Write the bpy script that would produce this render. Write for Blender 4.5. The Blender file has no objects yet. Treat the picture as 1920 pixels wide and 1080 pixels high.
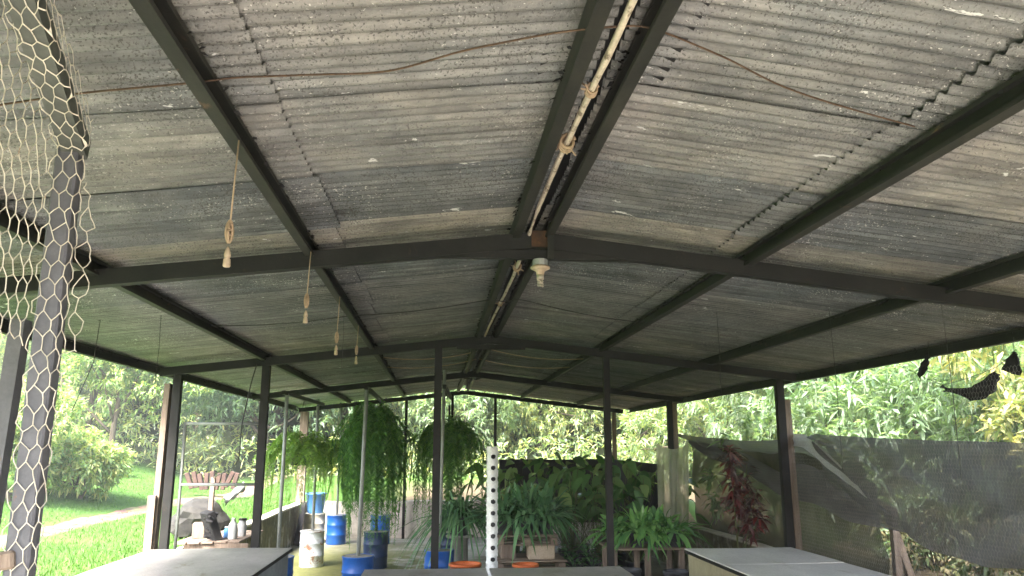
import bpy, math, random
import numpy as np
random.seed(7); RNG = np.random.default_rng(7)
sc = bpy.context.scene
COL = sc.collection
R = math.radians

# ------------------------------------------------------------------ camera, sky, sun, exposure
CAMZ = 1.95                                   # eye height above the shed floor (floor z = 0)
PITCH, YAW, FPX = R(11.657), R(5.367), 1453.62
cam = bpy.data.cameras.new("camera"); cam.sensor_width = 36; cam.lens = FPX / 1920 * 36
cam.clip_start = 0.05; cam.clip_end = 400
camo = bpy.data.objects.new("camera", cam); COL.objects.link(camo)
camo.location = (0, 0, CAMZ); camo.rotation_euler = (R(90) + PITCH, 0, -YAW)
sc.camera = camo

SUN_EL, SUN_AZ = R(50), R(-150)               # azimuth from +Y towards +X: the hazy sun stands behind and to the left
w = bpy.data.worlds.new("World"); sc.world = w; w.use_nodes = True
nt = w.node_tree; bg = nt.nodes['Background']
sky = nt.nodes.new('ShaderNodeTexSky'); sky.sky_type = 'NISHITA'; sky.sun_disc = False
sky.sun_elevation = SUN_EL; sky.sun_rotation = SUN_AZ
sky.air_density = 1.0; sky.dust_density = 4.0; sky.ozone_density = 0.6
nt.links.new(sky.outputs[0], bg.inputs[0]); bg.inputs[1].default_value = 0.15
sl = bpy.data.lights.new("sun", 'SUN'); sl.energy = 4.2; sl.angle = R(18); sl.color = (1, .965, .92)
so = bpy.data.objects.new("sun", sl); COL.objects.link(so)
so.rotation_euler = (R(90) - SUN_EL, 0, R(180) - SUN_AZ); so.location = (-20, 20, 40)
sc.view_settings.view_transform = 'Standard'; sc.view_settings.look = 'None'
sc.view_settings.exposure = 3.28; sc.view_settings.gamma = 1
cy = sc.cycles
cy.max_bounces = 12; cy.diffuse_bounces = 6; cy.glossy_bounces = 3; cy.transmission_bounces = 6
cy.transparent_max_bounces = 24; cy.use_denoising = True
cy.caustics_reflective = False; cy.caustics_refractive = False

# ------------------------------------------------------------------ survey helpers: a sight line met with a plane
_fw = np.array([math.sin(YAW)*math.cos(PITCH), math.cos(YAW)*math.cos(PITCH), math.sin(PITCH)])
_rt = np.array([math.cos(YAW), -math.sin(YAW), 0]); _up = np.cross(_rt, _fw)
def _ray(x, y): return _fw + _rt*(x-960)/FPX - _up*(y-540)/FPX
def atY(x, y, Y): d = _ray(x, y); p = d*Y/d[1]; return np.array([p[0], p[1], p[2]+CAMZ])
def atX(x, y, X): d = _ray(x, y); p = d*X/d[0]; return np.array([p[0], p[1], p[2]+CAMZ])

# ------------------------------------------------------------------ mesh builder
ORIGIN = {}
class MB:
    def __init__(s): s.V = []; s.F = []; s.n = 0
    def add(s, v, f):
        v = np.asarray(v, dtype=np.float64).reshape(-1, 3)
        s.V.append(v)
        if isinstance(f, np.ndarray): s.F.append((f + s.n))
        else:
            by = {}
            for q in f: by.setdefault(len(q), []).append(q)
            for k in by: s.F.append(np.array(by[k], dtype=np.int64) + s.n)
        s.n += len(v); return s
    def box(s, c, d, rot=(0, 0, 0), taper=1.0):
        c = np.array(c, float); h = np.array(d, float)/2
        v = np.array([[x, y, z] for z in (-1, 1) for y in (-1, 1) for x in (-1, 1)], float)
        v[4:, :2] *= taper
        v = v*h
        v = v @ rotm(rot).T + c
        return s.add(v, [(0,2,3,1),(4,5,7,6),(0,1,5,4),(2,6,7,3),(0,4,6,2),(1,3,7,5)])
    def cbox(s, c, d, rot=(0,0,0), b=.006):              # box with chamfered edges
        import bmesh
        bm = bmesh.new(); bmesh.ops.create_cube(bm, size=1)
        for v in bm.verts: v.co = (v.co.x*d[0], v.co.y*d[1], v.co.z*d[2])
        bmesh.ops.bevel(bm, geom=list(bm.edges), offset=min(b, min(d)*.4), segments=1, affect='EDGES')
        v = np.array([tuple(q.co) for q in bm.verts]); bm.verts.index_update()
        f = [tuple(q.index for q in p.verts) for p in bm.faces]; bm.free()
        return s.add(v @ rotm(rot).T + np.array(c, float), f)
    def bar(s, a, b, wd, ht, up=(0, 0, 1)):              # rectangular bar from a to b
        a = np.array(a, float); b = np.array(b, float); t = b-a; t /= np.linalg.norm(t)
        sd = np.cross(t, up); sd /= np.linalg.norm(sd); u = np.cross(sd, t)
        v = [p + sd*x*wd/2 + u*y*ht/2 for p in (a, b) for x, y in ((-1,-1),(1,-1),(1,1),(-1,1))]
        return s.add(v, [(0,1,2,3),(7,6,5,4),(0,4,5,1),(1,5,6,2),(2,6,7,3),(3,7,4,0)])
    def chan(s, a, b, wd, ht, th=.006, lip=.018, up=(0,0,1), open_side=1):   # lipped C channel from a to b
        a = np.array(a, float); b = np.array(b, float); t = b-a; t /= np.linalg.norm(t)
        sd = np.cross(t, up); sd /= np.linalg.norm(sd); u = np.cross(sd, t)
        W, H = wd/2, ht/2
        pr = [(-W,-H),(W,-H),(W,-H+lip),(W-th,-H+lip),(W-th,-H+th),(-W+th,-H+th),(-W+th,H-th),(W-th,H-th),(W-th,H-lip),(W,H-lip),(W,H),(-W,H)]
        pr = [(x*open_side, y) for x, y in pr]
        n = len(pr); L = np.linalg.norm(b-a); k = max(2, int(L/1.2)+1)
        v = []
        for i in range(k):
            q = a + (b-a)*i/(k-1)
            v += [q + sd*x + u*y for x, y in pr]
        f = [(i*n+j, i*n+(j+1) % n, (i+1)*n+(j+1) % n, (i+1)*n+j) for i in range(k-1) for j in range(n)]
        f += [tuple(range(n))[::-1], tuple((k-1)*n+j for j in range(n))]
        return s.add(v, f)
    def tube(s, pts, r, n=8, cap=True):
        pts = np.array(pts, float); m = len(pts)
        rr = np.full(m, r) if np.isscalar(r) else np.array(r, float)
        tg = np.gradient(pts, axis=0); tg /= np.linalg.norm(tg, axis=1)[:, None]+1e-12
        ref = np.array([0, 0, 1.]) if abs(tg[:, 2]).mean() < .8 else np.array([1., 0, 0])
        v = []
        for p, t, q in zip(pts, tg, rr):
            a = np.cross(t, ref); a /= np.linalg.norm(a)+1e-12; b = np.cross(t, a)
            an = np.arange(n)*2*math.pi/n
            v.append(p + q*(np.cos(an)[:, None]*a + np.sin(an)[:, None]*b))
        f = [(i*n+j, i*n+(j+1) % n, (i+1)*n+(j+1) % n, (i+1)*n+j) for i in range(m-1) for j in range(n)]
        if cap: f += [tuple(range(n))[::-1], tuple((m-1)*n+j for j in range(n))]
        return s.add(np.concatenate(v), f)
    def lathe(s, prof, c=(0, 0, 0), n=24, wob=0):
        v = []; c = np.array(c, float)
        for r, z in prof:
            for j in range(n):
                a = 2*math.pi*j/n; q = r*(1+wob*math.sin(3*a+z*9))
                v.append((c[0]+q*math.cos(a), c[1]+q*math.sin(a), c[2]+z))
        m = len(prof)
        f = [(i*n+j, i*n+(j+1) % n, (i+1)*n+(j+1) % n, (i+1)*n+j) for i in range(m-1) for j in range(n)]
        if prof[0][0] > 0: f.append(tuple(range(n))[::-1])
        if prof[-1][0] > 0: f.append(tuple((m-1)*n+j for j in range(n)))
        return s.add(v, f)
    def grid(s, P, closed=False):                       # P: (a, b, 3) array of points
        a, b = P.shape[:2]
        i, j = np.meshgrid(np.arange(a-1), np.arange(b-1), indexing='ij'); i = i.ravel(); j = j.ravel()
        return s.add(P.reshape(-1, 3), np.stack([i*b+j, i*b+j+1, (i+1)*b+j+1, (i+1)*b+j], 1))
    def build(s, name, mat, parent=None, smooth=False, loc=None):
        V = np.concatenate(s.V)
        o_ = ORIGIN.get(parent.name, (0, 0, 0)) if parent else (loc if loc is not None else (0, 0, 0))
        V = V - np.array(o_, float)
        me = bpy.data.meshes.new(name)
        tot = np.concatenate([np.full(len(f), f.shape[1]) for f in s.F]); li = np.concatenate([f.ravel() for f in s.F])
        me.vertices.add(len(V)); me.vertices.foreach_set('co', V.ravel())
        me.loops.add(len(li)); me.loops.foreach_set('vertex_index', li.astype(np.int32))
        me.polygons.add(len(tot)); st = np.concatenate([[0], np.cumsum(tot)[:-1]])
        me.polygons.foreach_set('loop_start', st.astype(np.int32)); me.polygons.foreach_set('loop_total', tot.astype(np.int32))
        me.polygons.foreach_set('use_smooth', np.full(len(tot), bool(smooth)))
        me.update(calc_edges=True); me.validate()
        me.materials.append(mat)
        o = bpy.data.objects.new(name, me); COL.objects.link(o)
        if parent: o.parent = parent
        elif loc is not None: o.location = loc
        ORIGIN[o.name] = o_
        return o
def rotm(r):
    cx, sx, cy_, sy, cz, sz = math.cos(r[0]), math.sin(r[0]), math.cos(r[1]), math.sin(r[1]), math.cos(r[2]), math.sin(r[2])
    return np.array([[cz,-sz,0],[sz,cz,0],[0,0,1]]) @ np.array([[cy_,0,sy],[0,1,0],[-sy,0,cy_]]) @ np.array([[1,0,0],[0,cx,-sx],[0,sx,cx]])
def tag(o, label=None, cat=None, group=None, kind=None):
    if label: o['label'] = label
    if cat: o['category'] = cat
    if group: o['group'] = group
    if kind: o['kind'] = kind
    return o
def thing(name, loc, label, cat, group=None):
    o = bpy.data.objects.new(name, None); COL.objects.link(o); o.location = loc; o.empty_display_size = .1
    ORIGIN[o.name] = tuple(loc)
    return tag(o, label, cat, group)
KIDS = {}
def copy_tree(o, parent=None):
    c = o.copy(); COL.objects.link(c)
    if parent: c.parent = parent
    for ch in list(o.children): copy_tree(ch, c)
    return c
def place_copy(src, loc, label, rz=0, scale=None, group=None):
    c = copy_tree(src); c.location = loc; c.rotation_euler = (0, 0, rz)
    if scale: c.scale = (scale,)*3 if np.isscalar(scale) else scale
    c['label'] = label
    if group: c['group'] = group
    return c

# leaf blades: N curved strips, vectorised
def blades(mb, base, d, L, W, droop, nseg=3, prof='lens', roll=None, cup=0.0, rng=RNG):
    base = np.asarray(base, float); N = len(base); d = np.asarray(d, float)
    d = d/(np.linalg.norm(d, axis=1)[:, None]+1e-9)
    L = np.broadcast_to(L, N).astype(float); W = np.broadcast_to(W, N).astype(float); droop = np.broadcast_to(droop, N).astype(float)
    t = np.linspace(0, 1, nseg+1)
    if prof == 'lens': wv = np.sin(np.pi*np.clip(t, .04, .97)**.8)
    elif prof == 'lily':
        k = np.clip((t-.36)/.64, 0, 1); wv = np.where(t < .36, .07, np.maximum(np.sin(np.pi*k**.75), .05))
    elif prof == 'grass': wv = (1-t**1.6)*.95+.05
    elif prof == 'heart':
        wv = np.interp(t, [0, .08, .25, .45, .7, .9, 1], [.35, .8, 1, .92, .6, .22, .03])
    elif prof == 'stalk': wv = 1-.5*t
    side = np.cross(d, np.array([0, 0, 1.])); nn = np.linalg.norm(side, axis=1)
    rnd = rng.normal(size=(N, 3)); rs = np.cross(d, rnd)
    side = np.where((nn < .15)[:, None], rs, side); side /= np.linalg.norm(side, axis=1)[:, None]+1e-9
    up = np.cross(side, d)
    if roll is not None:
        a = rng.uniform(-roll, roll, N)[:, None]
        side, up = side*np.cos(a)+up*np.sin(a), up*np.cos(a)-side*np.sin(a)
    P = base[:, None, :] + d[:, None, :]*(L[:, None]*t)[:, :, None]
    P[:, :, 2] -= droop[:, None]*L[:, None]*t**2
    off = side[:, None, :]*(W[:, None]*wv/2)[:, :, None]
    if cup: off_up = up[:, None, :]*(cup*W[:, None]*wv/2)[:, :, None]
    else: off_up = 0
    v = np.stack([P-off+off_up, P, P+off+off_up] if cup else [P-off, P+off], 2)
    k = v.shape[2]; m = nseg+1
    idx = np.arange(N*m*k).reshape(N, m, k)
    fs = [np.stack([idx[:, :-1, c], idx[:, :-1, c+1], idx[:, 1:, c+1], idx[:, 1:, c]], -1).reshape(-1, 4) for c in range(k-1)]
    mb.add(v.reshape(-1, 3), np.concatenate(fs))
def dirs(az, el): return np.stack([np.cos(az)*np.cos(el), np.sin(az)*np.cos(el), np.sin(el)], -1)

# ------------------------------------------------------------------ materials
class NT:
    def __init__(s, name):
        s.m = bpy.data.materials.new(name); s.m.use_nodes = True; s.t = s.m.node_tree
        s.b = s.t.nodes['Principled BSDF']; s.out = s.t.nodes['Material Output']
    def n(s, typ, **kw):
        o = s.t.nodes.new(typ)
        for k, v in kw.items():
            if k in ('inputs',):
                for a, b in v.items(): o.inputs[a].default_value = b
            else: setattr(o, k, v)
        return o
    def l(s, a, b): s.t.links.new(a, b)
    def coords(s, kind='Object', scale=(1, 1, 1)):
        c = s.n('ShaderNodeTexCoord'); mp = s.n('ShaderNodeMapping'); mp.inputs['Scale'].default_value = scale
        s.l(c.outputs[kind], mp.inputs[0]); return mp.outputs[0]
    def noise(s, co, scale, detail=5, rough=.6, dist=0):
        o = s.n('ShaderNodeTexNoise'); o.inputs['Scale'].default_value = scale; o.inputs['Detail'].default_value = detail
        o.inputs['Roughness'].default_value = rough; o.inputs['Distortion'].default_value = dist
        s.l(co, o.inputs['Vector']); return o.outputs['Fac']
    def ramp(s, fac, stops):
        o = s.n('ShaderNodeValToRGB'); e = o.color_ramp.elements
        while len(e) < len(stops): e.new(.5)
        for q, (p, c) in zip(e, stops):
            q.position = p; q.color = (*c, 1) if len(c) == 3 else c
        s.l(fac, o.inputs[0]); return o.outputs[0]
    def mix(s, fac, a, b, typ='MIX'):
        o = s.n('ShaderNodeMix', data_type='RGBA', blend_type=typ)
        for v, i in ((fac, 0), (a, 6), (b, 7)):
            if isinstance(v, bpy.types.NodeSocket): s.l(v, o.inputs[i])
            elif i == 0: o.inputs[0].default_value = v
            else: o.inputs[i].default_value = (*v, 1)
        return o.outputs[2]
    def math(s, op, a, b=0.):
        o = s.n('ShaderNodeMath', operation=op)
        for v, i in ((a, 0), (b, 1)):
            if isinstance(v, bpy.types.NodeSocket): s.l(v, o.inputs[i])
            else: o.inputs[i].default_value = v
        return o.outputs[0]
    def color(s, c):
        if isinstance(c, bpy.types.NodeSocket): s.l(c, s.b.inputs['Base Color'])
        else: s.b.inputs['Base Color'].default_value = (*c, 1)
    def rough(s, r, spec=.5, metal=0):
        s.b.inputs['Roughness'].default_value = r; s.b.inputs['Specular IOR Level'].default_value = spec; s.b.inputs['Metallic'].default_value = metal
    def bump(s, h, strength=.3, dist=.01):
        o = s.n('ShaderNodeBump'); o.inputs['Strength'].default_value = strength; o.inputs['Distance'].default_value = dist
        s.l(h, o.inputs['Height']); s.l(o.outputs[0], s.b.inputs['Normal'])
G3 = lambda v: (v, v, v)
def surf(name, c1, c2, scale=6, rough=.7, spec=.4, bump=.15, stretch=(1, 1, 1), c3=None, c3at=.68, metal=0, fine=60):
    m = NT(name); co = m.coords('Object', stretch)
    a = m.noise(co, scale, 6, .65)
    c = m.ramp(a, [(.32, c1), (.68, c2)])
    if c3 is not None:
        b = m.noise(co, scale*1.7, 5, .7, .6); k = m.ramp(b, [(c3at-.05, G3(0)), (c3at+.04, G3(1))])
        c = m.mix(k, c, c3)
    f = m.noise(co, fine, 4, .7); c = m.mix(.5, c, m.ramp(f, [(.25, G3(.55)), (.75, G3(1.25))]), 'MULTIPLY')
    m.color(c); m.rough(rough, spec, metal); m.bump(f, bump, .004)
    return m.m
def leafmat(name, cols, trans=.3, rough=.42, spec=.5):
    m = NT(name); g = m.n('ShaderNodeNewGeometry')
    c = m.ramp(g.outputs['Random Per Island'], [(i/(len(cols)-1) if len(cols) > 1 else 0, q) for i, q in enumerate(cols)])
    oi = m.n('ShaderNodeObjectInfo'); k = m.ramp(oi.outputs['Random'], [(0, (.8, .85, .8)), (1, (1.15, 1.1, 1.05))])
    c = m.mix(1, c, k, 'MULTIPLY')
    m.color(c); m.rough(rough, spec)
    tr = m.n('ShaderNodeBsdfTranslucent'); m.l(m.mix(1, c, (1.25, 1.3, .6), 'MULTIPLY'), tr.inputs[0])
    mx = m.n('ShaderNodeMixShader'); mx.inputs[0].default_value = trans
    m.l(m.b.outputs[0], mx.inputs[1]); m.l(tr.outputs[0], mx.inputs[2]); m.l(mx.outputs[0], m.out.inputs[0])
    return m.m
def netmat(name, col, alpha, weave=(0, 160, 160), rough=.8, trans=.3, col2=None, edge=.25):
    m = NT(name); co = m.coords('Object')
    sx = m.n('ShaderNodeSeparateXYZ'); m.l(co, sx.inputs[0])
    wob = m.math('MULTIPLY', m.noise(co, 3, 3), .6)
    wy = m.math('SINE', m.math('MULTIPLY', m.math('ADD', sx.outputs[1], m.math('MULTIPLY', wob, .1)), weave[1]))
    wz = m.math('SINE', m.math('MULTIPLY', m.math('ADD', sx.outputs[2], m.math('MULTIPLY', wob, .1)), weave[2]))
    wv = m.math('MULTIPLY', m.math('ADD', wy, wz), .25)
    big = m.noise(co, 1.8, 5, .65)
    c = m.mix(m.ramp(big, [(.35, G3(0)), (.65, G3(1))]), col, col2 or tuple(q*1.5 for q in col))
    m.color(c); m.rough(rough, .2)
    tl = m.n('ShaderNodeBsdfTranslucent'); m.l(c, tl.inputs[0])
    m1 = m.n('ShaderNodeMixShader'); m1.inputs[0].default_value = trans; m.l(m.b.outputs[0], m1.inputs[1]); m.l(tl.outputs[0], m1.inputs[2])
    tp = m.n('ShaderNodeBsdfTransparent'); m2 = m.n('ShaderNodeMixShader')
    a = m.math('ADD', alpha, m.math('MULTIPLY', wv, edge)); cl = m.n('ShaderNodeClamp'); m.l(a, cl.inputs[0])
    m.l(cl.outputs[0], m2.inputs[0]); m.l(tp.outputs[0], m2.inputs[1]); m.l(m1.outputs[0], m2.inputs[2]); m.l(m2.outputs[0], m.out.inputs[0])
    return m.m

def roof_material():
    m = NT('weathered_sheet'); co = m.coords('Object')
    g = m.n('ShaderNodeNewGeometry'); isl = g.outputs['Random Per Island']
    patch = m.noise(co, 1.1, 7, .68, .5); streak = m.noise(m.coords('Object', (.5, 7, 1)), 3.0, 7, .72)
    rib = m.noise(m.coords('Object', (.25, 13.5, 0)), 1.0, 3, .6); blot = m.noise(co, 3.4, 6, .7, .3)
    c = m.mix(m.ramp(patch, [(.40, G3(0)), (.60, G3(1))]), (.232, .228, .217), (.168, .178, .183))
    c = m.mix(m.ramp(streak, [(.42, G3(0)), (.70, G3(.8))]), c, (.075, .076, .072))
    c = m.mix(1, c, m.ramp(rib, [(.30, G3(.62)), (.68, (1.20, 1.18, 1.15))]), 'MULTIPLY')
    c = m.mix(1, c, m.ramp(blot, [(.30, (.55, .56, .57)), (.60, G3(1.12))]), 'MULTIPLY')
    ps = m.ramp(isl, [(0, (.60, .64, .68)), (.35, (1.0, .97, .92)), (.6, (.70, .73, .75)), (.8, (.94, .94, .93)), (1, (1.22, 1.13, 1.0))])
    c = m.mix(1, c, ps, 'MULTIPLY')
    pit = m.noise(co, 110, 3, .55); pm = m.noise(co, 2.2, 4, .6)
    th = m.math('ADD', pit, m.math('MULTIPLY', m.math('SUBTRACT', pm, .5), -.3))
    c = m.mix(m.ramp(th, [(.35, G3(.85)), (.43, G3(0))]), c, (.04, .038, .033))
    fl = m.noise(m.coords('Object', (1, 1.5, 1)), 80, 3, .5); f2 = m.noise(co, 1.6, 3, .6)
    ft = m.math('ADD', fl, m.math('MULTIPLY', m.math('SUBTRACT', f2, .5), .45))
    c = m.mix(m.ramp(ft, [(.66, G3(0)), (.71, G3(.8))]), c, (.40, .39, .36))
    ws = m.noise(m.coords('Object', (.8, 3.5, 1)), 4.6, 5, .72, .4)
    c = m.mix(m.ramp(ws, [(.665, G3(0)), (.685, G3(.85))]), c, (.55, .55, .53))
    bl = m.noise(m.coords('Object', (1, 1.6, 1)), 2.0, 5, .7, .4)
    c = m.mix(m.ramp(bl, [(.735, G3(0)), (.76, G3(.5))]), c, (.16, .24, .33))
    m.color(c); m.rough(.42, .45)
    rr = m.ramp(streak, [(.3, G3(.26)), (.8, G3(.52))]); ri = m.ramp(isl, [(0, G3(0)), (.40, G3(0)), (.44, G3(1)), (.72, G3(1)), (.76, G3(0))]); m.l(m.mix(ri, rr, (.17, .17, .17)), m.b.inputs['Roughness'])
    h = m.math('ADD', pit, m.math('MULTIPLY', m.noise(co, 24, 4, .6), .8)); m.bump(h, .5, .006)
    return m.m

M = {}
M['roof'] = roof_material()
M['steel'] = surf('dark_painted_steel', (.008, .0078, .0072), (.018, .0172, .0155), 6, .65, .28, .3, c3=(.045, .028, .018), c3at=.68)
M['purlin'] = surf('grimy_purlin_steel', (.009, .010, .0075), (.028, .027, .020), 6, .65, .3, .25, (1, .5, 1), c3=(.10, .062, .035), c3at=.68)
M['armsteel'] = surf('grey_green_steel', (.045, .05, .043), (.085, .09, .078), 5, .6, .4, .2, c3=(.12, .06, .035), c3at=.70)
M['greypole'] = surf('galvanised_pipe', (.22, .24, .23), (.34, .36, .34), 6, .45, .5, .1, c3=(.16, .11, .07), c3at=.7)
M['bluegrey'] = surf('blue_grey_steel', (.060, .060, .070), (.105, .103, .118), 5, .55, .5, .2, c3=(.18, .085, .045), c3at=.70)
M['wood'] = surf('weathered_timber', (.14, .105, .08), (.27, .21, .165), 5, .85, .2, .4, (6, 6, .7))
M['woodh'] = surf('weathered_planks', (.16, .12, .09), (.32, .25, .19), 5, .85, .2, .4, (.8, 6, 6))
M['rust'] = surf('rusty_wire', (.055, .034, .022), (.11, .07, .045), 30, .8, .2, .2)
M['rustplate'] = surf('rusty_plate', (.03, .02, .014), (.10, .05, .025), 18, .85, .2, .3)
M['wire'] = surf('dusty_galvanised_wire', (.40, .36, .29), (.62, .57, .48), 14, .7, .4, .1, c3=(.25, .14, .08), c3at=.68)
M['dullwire'] = surf('dull_grey_wire', (.16, .15, .14), (.26, .25, .23), 14, .7, .4, .1)
M['thinwire'] = surf('dark_wire', (.03, .03, .03), (.06, .055, .05), 20, .6, .3, .1)
M['cord'] = surf('dusty_tan_cord', (.28, .20, .125), (.42, .31, .21), 18, .75, .3, .2)
M['cream'] = surf('dusty_cream_plastic', (.36, .27, .185), (.50, .40, .29), 16, .6, .4, .15, c3=(.32, .23, .15), c3at=.66)
M['bulb'] = surf('dusty_bulb_glass', (.32, .28, .22), (.46, .41, .33), 20, .3, .5, .05)
M['conduit'] = surf('dirty_white_conduit', (.44, .38, .285), (.56, .49, .38), 7, .6, .35, .2, c3=(.14, .105, .07), c3at=.60)
M['concrete'] = surf('rough_concrete', (.26, .25, .22), (.38, .36, .32), 2.5, .9, .2, .5)
M['pvc'] = surf('white_pvc', (.72, .73, .72), (.84, .85, .84), 4, .4, .5, .05)
M['black'] = surf('black_plastic', (.012, .012, .014), (.024, .024, .027), 8, .45, .5, .1)
M['potgrey'] = surf('dusty_black_pot', (.03, .03, .034), (.07, .07, .078), 8, .5, .5, .1)
M['cloth'] = surf('black_cloth', (.012, .012, .013), (.03, .029, .029), 10, .85, .2, .3)
M['orange'] = surf('orange_plastic', (.50, .10, .018), (.62, .15, .03), 4, .5, .4, .1)
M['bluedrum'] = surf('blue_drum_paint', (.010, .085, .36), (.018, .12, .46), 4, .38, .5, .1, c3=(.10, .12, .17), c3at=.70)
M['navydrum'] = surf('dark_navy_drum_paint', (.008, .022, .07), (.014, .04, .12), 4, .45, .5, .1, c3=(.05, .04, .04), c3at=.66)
M['whitedrum'] = surf('worn_white_drum_paint', (.50, .56, .62), (.72, .76, .78), 3.5, .5, .4, .15, c3=(.30, .15, .09), c3at=.60)
M['beigedrum'] = surf('beige_drum_paint', (.50, .46, .36), (.62, .58, .47), 4, .5, .4, .1)
M['bluelight'] = surf('faded_blue_plastic', (.08, .24, .55), (.12, .30, .62), 4, .45, .4, .1)
M['board'] = surf('worn_grey_board', (.25, .235, .22), (.42, .395, .37), 3.5, .42, .5, .3, (1, .5, 1), c3=(.20, .175, .12), c3at=.64)
M['boardpale'] = surf('pale_sky_lit_board', (.60, .57, .545), (.78, .75, .72), 3.5, .42, .5, .3, (1, .5, 1), c3=(.46, .41, .34), c3at=.66)  # worn board, paled further to carry sky reflection on the lid
M['boxside'] = surf('olive_box_side', (.24, .21, .13), (.36, .32, .20), 3, .8, .3, .3, (1, 1, .4), c3=(.14, .12, .08), c3at=.64)
M['boxgrey'] = surf('grey_box_side', (.24, .25, .27), (.36, .37, .39), 3, .7, .3, .2)
M['cardboard'] = surf('pale_block', (.42, .34, .25), (.52, .43, .33), 6, .85, .2, .2)
M['soil'] = surf('potting_soil', (.03, .022, .015), (.06, .045, .03), 30, .95, .1, .5)
M['bark'] = surf('tree_bark', (.08, .065, .05), (.16, .13, .10), 6, .9, .2, .5, (4, 4, 1))
M['rock'] = surf('grey_rock', (.025, .025, .024), (.065, .062, .056), 5, .9, .2, .6)
M['brick'] = surf('red_clay_tile', (.05, .03, .025), (.085, .052, .04), 5, .85, .2, .3)
M['silver'] = surf('silver_plastic_sheet', (.22, .225, .23), (.36, .365, .37), 6, .35, .5, .2)
M['jug'] = surf('milky_plastic', (.32, .34, .345), (.42, .44, .44), 5, .4, .5, .05)

# leaves
M['lf_avocado'] = leafmat('grey_green_leaf', [(0.132, 0.208, 0.134), (0.224, 0.324, 0.209), (0.327, 0.425, 0.306), (0.200, 0.276, 0.177), (0.435, 0.501, 0.392)], 0.58, .36, .6)
M['lf_yellow'] = leafmat('yellow_green_leaf', [(0.140, 0.201, 0.096), (0.238, 0.305, 0.144), (0.402, 0.402, 0.194), (0.503, 0.439, 0.230), (0.174, 0.242, 0.121)], 0.50, .45, .4)
M['lf_mixed'] = leafmat('mixed_green_leaf', [(0.137, 0.217, 0.124), (0.223, 0.322, 0.172), (0.399, 0.479, 0.259), (0.569, 0.535, 0.293), (0.167, 0.236, 0.157), (0.335, 0.396, 0.295)], 0.55, .4, .5)
M['lf_far'] = leafmat('haze_tinted_leaf', [(0.128, 0.185, 0.168), (0.184, 0.240, 0.216), (0.237, 0.285, 0.262)], 0.40, .55, .3)  # distance haze painted in as a bluish leaf tint
M['lf_shrub'] = leafmat('fresh_shrub_leaf', [(0.126, 0.214, 0.095), (0.213, 0.325, 0.134), (0.340, 0.419, 0.180), (0.489, 0.458, 0.219)], 0.50, .45, .4)
M['fern_lime'] = leafmat('lime_fern_leaf', [(0.146, 0.285, 0.055), (0.236, 0.396, 0.083), (0.346, 0.483, 0.108)], .35, .5, .3)
M['fern_dark'] = leafmat('dark_fern_leaf', [(0.060, 0.167, 0.045), (0.109, 0.261, 0.060), (0.193, 0.386, 0.082)], .3, .5, .3)
M['lily'] = leafmat('lily_leaf', [(0.084, 0.215, 0.076), (0.147, 0.345, 0.106), (0.253, 0.481, 0.160), (0.099, 0.258, 0.099)], .28, 0.26, 0.80)
M['lily_dark'] = leafmat('dark_strap_leaf', [(0.064, 0.159, 0.078), (0.114, 0.255, 0.120), (0.208, 0.382, 0.195)], .22, 0.25, 0.80)
M['ear'] = leafmat('elephant_ear_leaf', [(0.044, 0.120, 0.039), (0.081, 0.190, 0.060), (0.140, 0.260, 0.100), (0.240, 0.320, 0.120)], .25, 0.26, 0.80)
M['croton'] = leafmat('red_plant_leaf', [(0.049, 0.016, 0.018), (0.107, 0.023, 0.023), (0.214, 0.039, 0.036), (0.066, 0.026, 0.034), (0.192, 0.122, 0.122), (0.056, 0.036, 0.026)], .2, .36, .5)
M['stem'] = surf('green_stem', (.07, .09, .03), (.12, .13, .05), 12, .7, .3, .1)
M['grass'] = leafmat('grass_blade', [(0.045, 0.112, 0.017), (0.068, 0.150, 0.022), (0.098, 0.180, 0.034)], .35, .55, .3)
M['dryweed'] = leafmat('weed_leaf', [(.06, .10, .04), (.12, .14, .06), (.20, .16, .09), (.05, .10, .04)], .3, .55, .3)
M['net'] = netmat('dark_shade_cloth', (.112, .109, .115), .90, (0, 190, 220), .8, .2, (.15, .145, .152), .2)
M['tannet'] = netmat('tan_mesh_netting', (.12, .11, .075), .90, (0, 300, 300), .85, .25, (.05, .055, .032), .12)
M['plastic'] = netmat('milky_plastic_sheet', (.55, .56, .45), .86, (0, 9, 3), .45, .4, (.36, .40, .24), .05)
M['flap'] = netmat('pale_net_fold', (.46, .46, .47), .95, (0, 260, 300), .7, .3, (.34, .33, .33), .05)

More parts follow.
